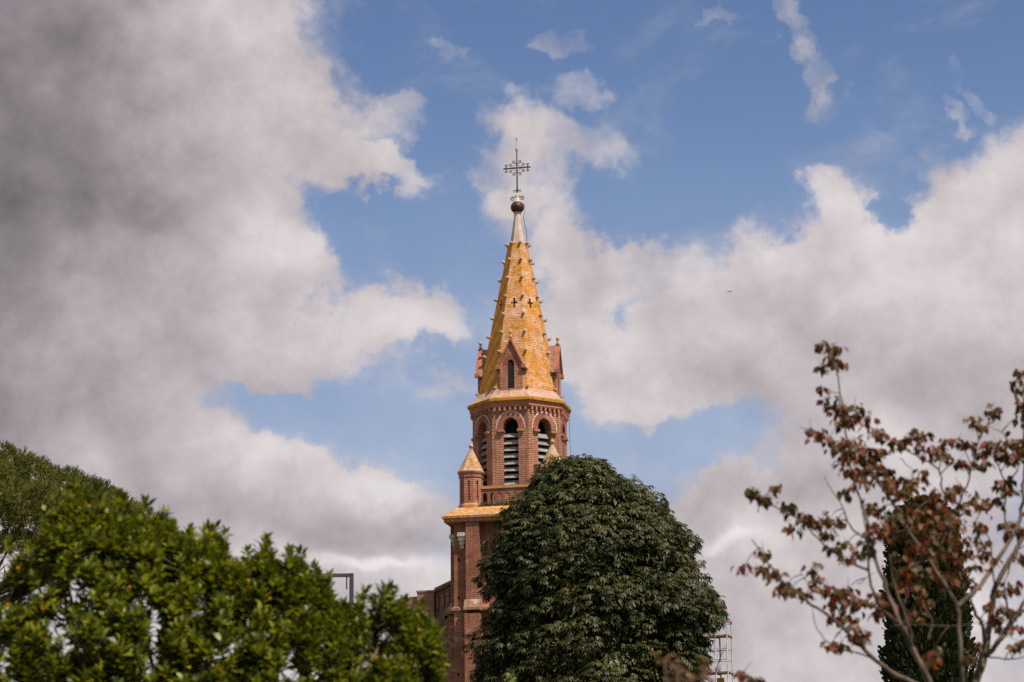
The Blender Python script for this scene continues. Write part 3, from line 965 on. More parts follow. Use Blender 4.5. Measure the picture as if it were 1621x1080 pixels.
wp = np.zeros((N, 3))
for i in range(N):
    k = rng.integers(0, 2)
    a = rng.uniform(-1, 1) * (pa - .4)
    p = pt(0 if k < 2 else -90, pa + .25 + rng.uniform(0, .12), z_deck)
    wp[i] = (a, p.y, z_deck - .02)
dirs = unit(np.c_[rng.normal(0, .35, N), rng.normal(-.1, .3, N), np.ones(N)])
wz = unit(rng.normal(0, 1, (N, 3)))
wo = leaves_mesh('weeds', M['weed'], None, LEAF_V, LEAF_F, wp, dirs, wz, rng.uniform(.14, .38, N), np.full(N, .06))
wo.parent = church
wo['kind'] = 'stuff'

# --- nave: gabled brick front behind the tower, buttress piers, corbel table, tiled roof
yf = .9
z_pier = zf(935, -yf)
xg = rm(149, 16)
slope = .42
z_g = z_pier - .10
bm = bmesh.new()
ho = [[(x - .09, z - .08), (x + .09, z - .08), (x + .09, z + .08), (x - .09, z + .08)] for x, z in
      ((-xg + .75, zf(1033, -yf)), (-xg + .35, zf(1028, -yf)), (-xg + .5, zf(973, -yf)), (-xg + .4, 11.2), (xg - .6, 13.4), (xg - .5, 11.5))]
panel(bm, (0, yf, 0), X, Z_, [(-xg, 0), (xg, 0), (xg, z_g), (0, z_g + xg * slope), (-xg, z_g)], ho, .35)
yb = 24.0
for s in (-1, 1):
    q = [Vector((s * xg, yf, 0)), Vector((s * xg, yb, 0)), Vector((s * xg, yb, z_g)), Vector((s * xg, yf, z_g))]
    poly(bm, q if s > 0 else q[::-1])
poly(bm, [Vector((xg, yb, 0)), Vector((-xg, yb, 0)), Vector((-xg, yb, z_g)), Vector((0, yb, z_g + xg * slope)), Vector((xg, yb, z_g))])
nave = bm_obj('nave', bm, M['nave'], church)
bm = bmesh.new()
for s in (-1, 1):                                                  # raking cornice
    A = [(0, -.03), (0, .14), (-.16, .16), (-.22, .24), (-.22, .34), (0, .38), (.3, .38), (.3, -.03)]
    lo = [Vector((s * (xg + .0), yf + a, z_g + b)) for a, b in A]
    hi = [Vector((0, yf + a, z_g + xg * slope + b)) for a, b in A]
    loft(bm, [lo, hi], True, True)
fix(bm)
bm_obj('raking_cornice', bm, M['nave'], nave)
bm = bmesh.new()
for s in (-1, 1):                                                  # corbel table under the rake
    for i in range(14):
        x = s * (xg - .12 - i * .24)
        zt = z_g + (xg - abs(x)) * slope
        box(bm, (x, yf - .055, zt - .34), (.10, .13, .5))
        box(bm, (x, yf - .035, zt - .62), (.13, .09, .08))
box(bm, (0, yf - .05, zf(988, -yf)), (2 * xg - .06, .14, .12))
box(bm, (0, yf - .03, zf(996, -yf)), (2 * xg - .06, .09, .10))
bm_obj('corbel_table', bm, M['nave'], nave)
bm = bmesh.new()
for s in (-1, 1):
    lo, hi = (s * (xg + .12), z_g + .36), (0, z_g + xg * slope + .41)
    A = [Vector((lo[0], yf + .28, lo[1])), Vector((hi[0], yf + .28, hi[1])), Vector((hi[0], yb + .2, hi[1])), Vector((lo[0], yb + .2, lo[1]))]
    vs = [bm.verts.new(p) for p in A] + [bm.verts.new(p - Z_ * .12) for p in A]
    for f in ((0, 1, 2, 3), (7, 6, 5, 4), (0, 4, 5, 1), (1, 5, 6, 2), (2, 6, 7, 3), (3, 7, 4, 0)):
        bm.faces.new([vs[i] for i in f])
fix(bm)
bm_obj('roof', bm, M['tile'], nave)
for s in (-1, 1):
    bm = bmesh.new()
    wp_ = rm(28, 16)
    box(bm, (s * (xg + wp_ / 2 - .02), yf + .2, (z_pier + .05) / 2), (wp_, 1.1, z_pier + .05))
    box(bm, (s * (xg + wp_ / 2 - .02), yf + .2, z_pier + .09), (wp_ + .06, 1.16, .08))
    pier = bm_obj('pier', bm, M['nave'], church)
    bm = bmesh.new()
    x0, x1 = s * (xg + wp_ - .02), s * (xg + wp_ + .68)
    zt = z_pier - .08
    A = [(x0, zt - 1.0), (x0, zt), (x1 - s * .08, zt - .03), (x1 + s * .05, zt - .42), (x1 + s * .05, zt - .55), (x1, zt - 1.0)]
    loft(bm, [[Vector((x, yf - .1, z)) for x, z in A], [Vector((x, yf + .75, z)) for x, z in A]], True, True)
    fix(bm)
    bm_obj('pier_cap', bm, M['stone'], pier)
    bm = bmesh.new()
    box(bm, ((x0 + x1) / 2, yf + .3, (zt - .9) / 2), (abs(x1 - x0) - .05, .75, zt - .9))
    bm_obj('side_pier', bm, M['nave'], pier)


# ------------------------------------------------------------------ trees
def vnoise(P, s, seed=0.0):
    return np.array([mnoise.noise(Vector((p[0] * s + seed, p[1] * s - seed, p[2] * s + 2 * seed))) for p in P])


def world_bm(root):
    """bmesh points are written in world space; shift to the thing's own space when linked"""
    return Vector(root.location)


def link_world(name, bm, mat, root, smooth=True):
    off = Vector(root.location)
    for v in bm.verts:
        v.co -= off
    return bm_obj(name, bm, mat, root, smooth)


def rand_unit(n):
    return unit(rng.normal(0, 1, (n, 3)))


# --- horse chestnut: dense dome of drooping hand-shaped leaves
def palmate():
    V, F = [], []
    for a, l in zip((-118, -76, -37, 0, 37, 76, 118), (.52, .78, .95, 1.0, .95, .78, .52)):
        ca, sa = math.cos(R_(a)), math.sin(R_(a))
        b = len(V)
        for x, y, z in ((0, .03, 0), (.075 * l + .02, .42 * l, -.02), (.125 * l + .02, .70 * l, -.13 * l), (0, l, -.38 * l), (-.125 * l - .02, .70 * l, -.13 * l), (-.075 * l - .02, .42 * l, -.02), (0, .62 * l, -.12 * l)):
            V.append((x * ca + y * sa, -x * sa + y * ca, z))
        F += [(b, b + 1, b + 2, b + 6), (b + 6, b + 2, b + 3, b + 4), (b, b + 6, b + 4, b + 5)]
    return V, F


def chestnut():
    Y = 55.0
    ax = at(945, 900, Y).x
    prof = [(711, 46, -22), (721, 74, 0), (735, 94, 20), (756, 112, 56), (784, 136, 106), (813, 151, 132), (841, 166, 152), (883, 182, 160), (911, 184, 168), (932, 178, 190),
            (957, 180, 204), (985, 184, 198), (1005, 194, 184), (1030, 200, 180), (1073, 206, 178), (1200, 205, 186), (1300, 190, 180), (1400, 120, 120)]
    zz = np.array([at(945, p[0], Y).z for p in prof])[::-1]
    sc = np.array([1 / ppm(Y, z) for z in zz])
    rl = np.array([p[1] for p in prof])[::-1] * sc
    rr = np.array([p[2] for p in prof])[::-1] * sc
    root = thing('chestnut_tree', 'dense dome shaped chestnut tree with drooping dark green leaves in front of the church tower', 'tree', (ax, Y, 0))
    z0, z1 = max(1.9, zz[0]), zz[-1] - .05

    def R(z, th):
        w = .5 + .5 * np.cos(th)
        return np.interp(z, zz, rl) * (1 - w) + np.interp(z, zz, rr) * w
    # clumps spread over the dome
    cl = []
    tries = 0
    while len(cl) < 430 and tries < 14000:
        tries += 1
        z = z0 + (z1 - z0) * rng.random() ** .85
        th = rng.uniform(0, 2 * math.pi)
        r = R(z, th)
        if rng.random() > (r + .5) / 3.6:
            continue
        p = np.array([math.cos(th) * r, math.sin(th) * r, z])
        if all(np.sum((p - q[0]) ** 2) > .56 ** 2 for q in cl):
            dz = .15
            sl_ = (R(z - dz, th) - R(z + dz, th)) / (2 * dz)
            n = np.array([math.cos(th), math.sin(th), min(2.5, max(-.2, sl_))])
            cl.append((p, n / np.linalg.norm(n)))
    P, D, N, Sz = [], [], [], []
    for p, n in cl:
        rho = rng.uniform(.34, .70)
        cen = p - n * (rho * .75 + rng.uniform(-.06, .26)) + np.array([0, 0, -.05])
        a = unit(n + np.array([0, 0, .75]))
        k = int(58 * (rho / .48) ** 2)
        d = rand_unit(k * 3)
        d = d[(d @ a) > -.12][:k]
        q = cen + d * rho * rng.uniform(.80, 1.06, (len(d), 1)) * np.array([1, 1, .72])
        out = d.copy()
        out[:, 2] = 0
        dirs = unit(unit(out + n * .35 + 1e-4) + np.c_[rng.normal(0, .3, len(d)), rng.normal(0, .3, len(d)), rng.uniform(-1.0, -.15, len(d))])
        nr = unit(d + np.array([0, 0, .9]) + rng.normal(0, .28, d.shape))
        P.append(q); D.append(dirs); N.append(nr); Sz.append(rng.uniform(.095, .165, len(d)))
    # inner leaves that close the gaps
    k = 8500
    th = rng.uniform(0, 2 * math.pi, k)
    z = z0 + (z1 - .2 - z0) * rng.random(k)
    r = R(z + .2, th) * np.sqrt(rng.uniform(.42, .80, k))
    q = np.c_[np.cos(th) * r, np.sin(th) * r, z]
    P.append(q); D.append(unit(np.c_[np.cos(th), np.sin(th), rng.uniform(-1, .1, k)])); N.append(unit(np.c_[np.cos(th) * .5, np.sin(th) * .5, np.ones(k)] + rng.normal(0, .3, (k, 3)))); Sz.append(rng.uniform(.2, .32, k))
    P = np.concatenate(P) + np.array(root.location)
    V, F = palmate()
    leaves_mesh('crown', M['chestnut'], root, V, F, P, np.concatenate(D), np.concatenate(N), np.concatenate(Sz))
    bm = bmesh.new()
    o = Vector((ax, Y, 0))
    tube(bm, [o, o + Vector((.02, 0, 1.0)), o + Vector((.05, .02, 2.4)), o + Vector((0, 0, 5)), o + Vector((0, .05, 8.6))], [.34, .27, .24, .15, .03], 10)
    tr = link_world('trunk', bm, M['bark'], root)
    for i in range(12):
        a = i * 2.4
        zb_ = 2.2 + i * .45
        d = Vector((math.cos(a), math.sin(a), .75))
        rr_ = float(R(np.array(zb_ + 1.2), np.array(a))) * .85
        bm = bmesh.new()
        s_ = o + Vector((0, 0, zb_))
        tube(bm, spline([s_, s_ + d * rr_ * .5, s_ + d * rr_ * .85 + Vector((0, 0, -.1))], 4), list(np.linspace(.09, .02, 9)), 6)
        link_world('limb', bm, M['bark'], root)


chestnut()


# --- strawberry tree on the left, out of focus
def arbutus():
    Y = 18.0
    top = [(-160, 880), (-60, 860), (0, 866), (14, 852), (50, 862), (72, 815), (95, 780), (119, 760), (135, 772), (155, 772), (172, 790), (191, 788), (210, 800), (231, 794), (246, 803), (260, 808), (274, 822), (300, 838),
           (328, 832), (343, 834), (357, 840), (366, 868), (376, 872), (390, 880), (400, 874), (415, 862), (422, 850), (430, 858), (438, 874), (450, 890), (459, 874), (468, 880), (477, 874), (486, 892), (498, 896), (510, 906), (521, 912), (535, 918), (546, 944),
           (568, 975), (575, 942), (582, 935), (592, 950), (604, 940), (616, 928), (630, 938), (640, 952), (655, 952), (668, 958), (678, 972), (688, 995), (694, 1010), (699, 1057), (704, 1120), (700, 1250)]
    tx = np.array([at(x, 900, Y).x for x, y in top])
    tz = np.array([at(x, y, Y).z for x, y in top])
    tz = tz - .065
    root = thing('strawberry_tree', 'bushy strawberry tree with glossy bright green leaf rosettes at lower left', 'tree', (at(300, 900, Y).x, Y, 0))
    n = 8200
    x = rng.uniform(tx[0], tx[-1], n)
    zt = np.interp(x, tx, tz)
    dep = (rng.random(n) ** .9) * np.where(rng.random(n) < .93, zt - 3.05, zt - 1.3)
    z = zt - .03 - dep * np.where(rng.random(n) < .38, .16, 1.0)
    hd = 1.25 * np.sqrt(np.clip((zt - z) / 1.0, 0, 1))
    sgn = np.where(rng.random(n) < .68, -1, 1)
    t = np.where(rng.random(n) < .72, sgn * rng.uniform(.7, 1.0, n), rng.uniform(-1, 1, n))
    y = Y + hd * t
    k_ = y / Y                                                     # nearer boughs hang lower, farther ones reach higher
    P = np.c_[x * k_, y, 1.6 + (z - 1.6) * k_]
    nz = vnoise(np.c_[x, y * .35, z], 2.6, 3.1) + .5 * vnoise(np.c_[x, y * .5, z], 6.5, 9.7)
    px_right = np.interp(x, [at(60, 900, Y).x, at(200, 900, Y).x, at(430, 900, Y).x, at(700, 900, Y).x], [-.28, -.62, -.32, -.19])
    gap_left = (x < at(75, 900, Y).x) & (z > at(0, 960, Y).z)
    keep = (nz > px_right) | (((zt - z) < .10) & (nz > -.30))
    keep &= ~(gap_left & (nz < .18))
    P, zt = P[keep], zt[keep]
    n = len(P)
    n = len(P)
    gi = rng.choice(n, 380, replace=False)                         # rosettes gather on boughs, gaps open between them
    Gp = P[gi]
    for a_ in range(0, n, 500):
        dd = ((P[a_:a_ + 500, None, :] - Gp[None]) ** 2).sum(2)
        g = Gp[dd.argmin(1)]
        P[a_:a_ + 500] = g + (P[a_:a_ + 500] - g) * np.array([.55, .6, .8])
    tips = [(72, 806), (119, 756), (155, 767), (191, 783), (231, 789), (262, 802), (328, 829), (357, 836), (392, 866), (422, 846), (424, 858), (459, 868), (475, 868), (470, 882), (498, 889), (521, 906), (579, 930), (590, 945),
            (608, 930), (616, 923), (626, 930), (668, 953), (690, 985), (14, 850), (45, 858), (95, 776), (340, 832), (300, 834), (640, 946)]
    TP = np.array([at(a, b + 6, Y + rng.uniform(-.3, .3)) for a, b in tips])
    TP = np.concatenate([TP, TP + rng.normal(0, 1, TP.shape) * np.array([.03, .05, .0]) - np.array([0, 0, .07])])
    P = np.concatenate([P, TP])
    n = len(P)
    axis = unit(np.c_[rng.normal(0, .34, n) + (P[:, 0] - root.location.x) * .10, (P[:, 1] - Y) * .45 + rng.normal(0, .25, n), np.full(n, 1.0)])
    LP, LD, LN, LS, LW = [], [], [], [], []
    for i in range(n):
        k = rng.integers(10, 17)
        big = rng.uniform(.75, 1.2)
        a = axis[i]
        e1 = unit(np.cross(a, np.array([.3, .8, .1])))
        e2 = np.cross(a, e1)
        for j in range(k):
            ph = j * 2.4 + rng.uniform(-.3, .3)
            f = j / (k - 1)
            rad = e1 * math.cos(ph) + e2 * math.sin(ph)
            tilt = R_(78 - 58 * f + rng.uniform(-10, 10))
            d = a * math.cos(tilt) + rad * math.sin(tilt)
            nn = a * math.sin(tilt) - rad * math.cos(tilt)
            LP.append(P[i] + a * (-.07 + .075 * f) * big + rad * .006); LD.append(d); LN.append(nn)
            l = (.097 - .030 * f) * big * rng.uniform(.85, 1.15)
            LS.append(l); LW.append(l * rng.uniform(.60, .80))
    leaves_mesh('crown', M['arbutus'], root, LEAF_V, LEAF_F, LP, LD, LN, LS, LW)
    bm = bmesh.new()
    for i in range(n):
        a = Vector(axis[i])
        p = Vector(P[i])
        tube(bm, [p - a * .24 + Vector((rng.normal(0, .04), rng.normal(0, .04), .05)), p - a * .10, p], [.005, .004, .003], 3, False)
    link_world('twigs', bm, M['greentwig'], root)['kind'] = 'stuff'
    bm = bmesh.new()
    base_ = Vector(root.location)
    tube(bm, [base_, base_ + Vector((.05, 0, .5)), base_ + Vector((.0, .05, 1.0))], [.20, .16, .13], 9)
    link_world('trunk', bm, M['bark'], root)
    for i in range(16):
        fx = i / 15
        xe = tx[1] + (tx[-3] - tx[1]) * fx
        ze = float(np.interp(xe, tx, tz)) - .30
        b = base_ + Vector((0, .05, .75 + .02 * (i % 5)))
        e = Vector((xe, Y + rng.uniform(-.1, .5), ze))
        mid = b.lerp(e, .5) + Vector((rng.uniform(-.2, .2), rng.uniform(-.2, .2), -.15))
        bm = bmesh.new()
        tube(bm, spline([b, mid, e], 5), list(np.linspace(.05, .008, 11)), 6)
        link_world('limb', bm, M['bark'], root)
    spots = [(141, 802), (166, 902), (192, 897), (205, 930), (162, 938), (141, 963), (28, 900), (22, 925), (26, 935), (393, 920), (456, 932), (345, 941), (427, 948), (484, 965), (475, 1022), (472, 1047), (485, 1022), (546, 992), (663, 998), (628, 1040),
             (390, 1015), (12, 958), (340, 860), (30, 1008), (270, 975), (345, 943), (595, 1030), (457, 1042), (412, 900), (310, 990)]
    me = None
    for (fx, fy) in spots[0:22:3]:
        yy = Y - rng.uniform(.75, 1.15)
        p = at(fx, fy, yy)
        if me is None:
            bm = bmesh.new()
            bmesh.ops.create_icosphere(bm, subdivisions=2, radius=.0125)
            for v in bm.verts:
                v.co *= 1 + .12 * mnoise.noise(v.co * 160)
            f = bm_obj('fruit', bm, M['fruit'], root, True)
            me = f.data
        else:
            f = obj('fruit', me, root)
        f.location = p - Vector(root.location)


arbutus()


# --- stone pine behind it
def pine():
    Y = 75.0
    tr_x = at(-95, 900, Y).x
    root = thing('stone_pine', 'broad umbrella crown of a stone pine with bare spreading limbs at the left edge', 'tree', (tr_x, Y, 0))
    top = [(-430, 830), (-380, 770), (-300, 730), (-200, 708), (-90, 700), (0, 711), (22, 713), (47, 726), (87, 744), (108, 750), (126, 757), (173, 777), (184, 786), (215, 806), (245, 830), (262, 860)]
    bot = [(-430, 850), (-300, 835), (-100, 838), (0, 838), (60, 848), (120, 850), (200, 850), (262, 872)]
    tx = np.array([at(a, 800, Y).x for a, b in top]); tz = np.array([at(a, b, Y).z for a, b in top])
    bx = np.array([at(a, 800, Y).x for a, b in bot]); bz = np.array([at(a, b, Y).z for a, b in bot])
    cx, rx = (tx[0] + tx[-1]) / 2, (tx[-1] - tx[0]) / 2
    # rounded pads of foliage
    pads = []
    for _ in range(5000):
        if len(pads) >= 300:
            break
        a, rr_ = rng.uniform(0, 2 * math.pi), math.sqrt(rng.random())
        x, yy = cx + rx * rr_ * math.cos(a), rx * .9 * rr_ * math.sin(a)
        xe = cx + math.copysign(math.hypot(x - cx, yy), x - cx)      # the same dome seen round the trunk
        zt, zb_ = np.interp(xe, tx, tz), np.interp(xe, bx, bz)
        f = rng.random()
        z = zt - .42 if f < .62 else zb_ + (zt - .42 - zb_) * rng.random()
        p = np.array([x, Y + yy, z])
        if all(np.sum((p - q) ** 2) > .5 ** 2 for q in pads):
            pads.append(p)
    P, D = [], []
    for p in pads:
        k = 52
        d = rand_unit(k * 2)
        d = d[d[:, 2] > -.25][:k]
        P.append(p + d * np.array([.62, .62, .44]) * rng.uniform(.75, 1.05, (len(d), 1))); D.append(d)
    P, D = np.concatenate(P), np.concatenate(D)
    ndl = 11
    PP = np.repeat(P, ndl, 0)
    DD = unit(np.repeat(D * .8 + np.array([0, 0, .65]), ndl, 0) + rng.normal(0, .55, (len(PP), 3)))
    tv = [(-.5, 0, 0), (.5, 0, 0), (.32, 1, 0), (-.32, 1, 0)]
    leaves_mesh('crown', M['pine'], root, tv, [(0, 1, 2, 3)], PP, DD, rand_unit(len(PP)), rng.uniform(.14, .25, len(PP)), np.full(len(PP), .022))
    bm = bmesh.new()
    b = Vector((tr_x, Y, 0))
    zf_ = at(-95, 990, Y).z
    tube(bm, [b, b + Vector((.05, 0, zf_ * .5)), b + Vector((0, 0, zf_)), b + Vector((.1, 0, zf_ + 1.6))], [.42, .34, .30, .18], 10)
    link_world('trunk', bm, M['pinebark'], root)
    for i in range(34):
        a = i * 2.399
        rr_ = rx * rng.uniform(.45, .95)
        x, yy = cx + rr_ * math.cos(a), rr_ * .9 * math.sin(a)
        e = Vector((x, Y + yy, float(np.interp(x, bx, bz)) + .25))
        s_ = Vector((tr_x, Y, zf_ - rng.uniform(-.8, .9)))
        mid = s_.lerp(e, .55) + Vector((0, 0, -.25 + rng.uniform(-.2, .2)))
        bm = bmesh.new()
        tube(bm, spline([s_, mid, e], 5), list(np.linspace(.12, .035, 11)), 6)
        for _ in range(7):
            q = mid.lerp(e, rng.random())
            tube(bm, [q, q + Vector((rng.uniform(-.6, .6), rng.uniform(-.6, .6), rng.uniform(.3, .8)))], [.03, .012], 4, False)
        link_world('limb', bm, M['pinebark'], root)


pine()


# --- cypress behind the right-hand tree
def cypress():
    Y = 62.0
    prof = [(798, 8, 18), (808, 28, 36), (822, 45, 46), (850, 54, 50), (880, 57, 58), (930, 60, 64), (1000, 66, 68), (1080, 72, 68), (1250, 70, 70), (1500, 40, 40)]
    cx = at(1463, 900, Y).x
    zz = np.array([at(1463, p[0], Y).z for p in prof])[::-1]
    rl = np.array([p[1] / ppm(Y, 10) for p in prof])[::-1]
    rr = np.array([p[2] / ppm(Y, 10) for p in prof])[::-1]
    root = thing('cypress', 'narrow dark green cypress standing behind the branches of the red leaved tree', 'tree', (cx, Y, 0))
    n = 26000
    z = rng.uniform(.6, zz[-1], n)
    th = rng.uniform(0, 2 * math.pi, n)
    w = .5 + .5 * np.cos(th)
    r = (np.interp(z, zz, rl) * (1 - w) + np.interp(z, zz, rr) * w)
    lump = vnoise(np.c_[np.cos(th) * 1.1, np.sin(th) * 1.1, z * .8], 2.2, 5.0)
    r = r * (1 + .13 * lump) * np.sqrt(np.where(rng.random(n) < .62, rng.uniform(.55, 1.0, n), rng.uniform(.02, .6, n)))
    P = np.c_[cx + np.cos(th) * r, Y + np.sin(th) * r, z]
    D = unit(np.c_[np.cos(th) * .55, np.sin(th) * .55, np.ones(n)] + rng.normal(0, .28, (n, 3)))
    tv = [(0, 0, 0), (.22, .25, 0), (.12, .6, .03), (.24, .75, 0), (0, 1, 0), (-.22, .7, 0), (-.1, .55, .03), (-.26, .3, 0)]
    leaves_mesh('crown', M['cypress'], root, tv, [(0, 1, 2, 7), (7, 2, 6, 6), (6, 2, 3, 5), (5, 3, 4, 4)][0:1] + [(7, 2, 3, 6), (6, 3, 4, 5)], P, D, rand_unit(n), rng.uniform(.13, .26, n))
    bm = bmesh.new()
    b = Vector((cx, Y, 0))
    tube(bm, [b, b + Vector((0, 0, 5)), b + Vector((.02, 0, float(zz[-1]) - .4))], [.2, .13, .02], 8)
    link_world('trunk', bm, M['bark'], root)


cypress()


# --- sparse tree with reddish autumn leaves on the right
def autumn_tree():
    Y = 18.0
    K = lambda x, y: (1160 + x / 1.928, 520 + y / 1.928)            # detail sketch to photo pixels
    P3 = lambda x, y, d=0.0: at(*K(x, y), Y + d)
    gx = P3(690, 1500).x
    root = thing('autumn_tree', 'sparse tree with pale branches and drooping brownish red leaves at the right edge', 'tree', (gx, Y, 0))
    trunk_top = Vector((gx, Y, 1.0))
    bm = bmesh.new()
    tube(bm, [Vector((gx, Y, 0)), Vector((gx, Y, .5)), trunk_top, trunk_top + Vector((0, 0, .25))], [.17, .13, .12, .10], 10)
    link_world('trunk', bm, M['palebark'], root)
    br = [  # (points x, y, depth; start px width, end px width), drawn in the detail sketch
        ([(690, 1500, 0), (700, 1250, -.2), (702, 1080, -.3), (692, 950, -.3), (685, 850, -.3), (655, 795, -.3), (600, 710, -.2), (540, 620, -.1), (470, 510, 0), (400, 400, .1), (345, 325, .1), (330, 200, .1), (312, 110, .1), (292, 62, .1)], 17, 3),
        ([(685, 850, -.3), (740, 800, -.2), (800, 720, 0), (850, 640, .1), (880, 570, .2), (886, 480, .2), (893, 380, .2), (888, 200, .3)], 16, 8),
        ([(690, 1500, 0), (720, 1250, .3), (745, 1080, .4), (770, 1000, .5), (790, 860, .6), (802, 790, .6), (850, 700, .6), (900, 610, .7), (960, 500, .8)], 30, 12),
        ([(770, 1000, .5), (810, 960, .4), (850, 900, .4), (900, 820, .4), (960, 740, .5)], 18, 9),
        ([(745, 1060, .4), (770, 930, .3), (735, 860, .2), (710, 800, .2), (690, 740, .2)], 15, 6),
        ([(690, 1500, 0), (650, 1250, -.3), (600, 1080, -.4), (550, 980, -.4), (510, 900, -.4), (470, 800, -.3), (430, 680, -.2), (410, 590, -.2), (380, 500, -.1), (350, 400, 0), (330, 330, 0)], 24, 4),
        ([(550, 980, -.4), (530, 880, -.5), (490, 760, -.6), (480, 690, -.6)], 12, 4),
        ([(530, 940, -.4), (440, 830, -.3), (416, 740, -.3), (408, 640, -.4), (395, 560, -.4)], 11, 4),
        ([(535, 950, -.4), (525, 850, -.2), (535, 800, -.2)], 10, 4),
        ([(620, 1110, -.4), (500, 1060, -.5), (420, 1000, -.5), (370, 950, -.5), (300, 880, -.6), (220, 830, -.6), (150, 770, -.7), (100, 700, -.7), (58, 645, -.7)], 17, 3),
        ([(150, 770, -.7), (85, 735, -.7), (32, 728, -.7)], 4, 2),
        ([(412, 737, -.3), (330, 700, -.2), (280, 660, -.1), (210, 590, 0), (130, 545, 0), (62, 500, .1)], 8, 3),
        ([(408, 640, -.4), (360, 610, -.3), (340, 550, -.3), (300, 490, -.2), (278, 452, -.2)], 7, 2),
        ([(690, 740, .2), (660, 650, .2), (690, 540, .3), (720, 460, .3), (740, 380, .4), (765, 310, .4), (800, 280, .5)], 9, 3),
        ([(690, 540, .3), (640, 490, .2), (628, 430, .2), (560, 390, .1), (490, 350, .1), (430, 310, .1), (380, 270, .1)], 7, 3),
        ([(840, 640, .1), (830, 560, .3), (832, 480, .3), (800, 400, .3), (775, 345, .3)], 8, 3),
        ([(832, 480, .3), (870, 420, .3), (830, 330, .3), (790, 300, .3)], 6, 2),
        ([(470, 510, 0), (420, 430, -.1), (370, 345, -.1), (300, 345, -.1), (205, 300, -.2)], 6, 2),
        ([(540, 620, -.1), (560, 560, .1), (600, 520, .2), (640, 500, .2)], 6, 3),
        ([(330, 200, .1), (295, 190, .1), (262, 175, .1)], 3, 1.5),
        ([(312, 110, .1), (325, 70, .1)], 3, 2), ([(312, 125, .1), (275, 112, .1)], 3, 2),
        ([(430, 1010, -.5), (340, 980, -.5), (290, 960, -.5), (250, 900, -.6), (243, 850, -.6)], 5, 2),
        ([(510, 900, -.4), (440, 850, -.5), (360, 830, -.5), (290, 800, -.5), (250, 740, -.5)], 7, 3),
        ([(600, 710, -.2), (700, 560, -.1), (740, 520, 0)], 6, 3),
        ([(480, 910, -.4), (560, 905, -.5), (620, 908, -.6), (700, 905, -.6), (770, 890, -.6)], 4, 2),
        ([(800, 790, .6), (780, 640, .4), (720, 600, .4)], 6, 2), ([(780, 700, 0), (750, 640, 0), (740, 610, 0)], 5, 2),
        ([(850, 900, .4), (830, 800, .3), (850, 700, .3)], 9, 4), ([(800, 960, .4), (860, 880, .5), (900, 860, .5)], 7, 3),
        ([(770, 1000, .5), (850, 1010, .3), (900, 1000, .3)], 6, 3), ([(590, 960, -.4), (610, 900, -.4), (580, 840, -.4)], 6, 3),
        ([(380, 780, -.3), (430, 745, -.3)], 3, 1.5), ([(510, 395, .1), (540, 425, .1), (580, 440, .1)], 3, 1.5), ([(240, 800, -.6), (212, 750, -.6)], 3, 1.5),
        ([(60, 1075, -.9), (25, 1052, -.9)], 4, 2), ([(620, 1110, -.5), (350, 1120, -.8), (160, 1105, -.9), (60, 1075, -.9)], 10, 4),
    ]
    nodes = []
    for pts_, w0, w1 in br:
        p = spline([P3(*q) for q in pts_], 4)
        for i in range(1, len(p) - 1):
            p[i] = p[i] + Vector((rng.normal(0, .004), rng.normal(0, .01), rng.normal(0, .004)))
        rad = [(w0 + (w1 - w0) * (i / (len(p) - 1)) ** .8) / 1.928 / 2 / 205 for i in range(len(p))]
        bm = bmesh.new()
        tube(bm, p, rad, 7)
        link_world('branch', bm, M['palebark'], root)
        nodes += [tuple(q) for q in p[2:]]
    nodes = np.array(nodes)
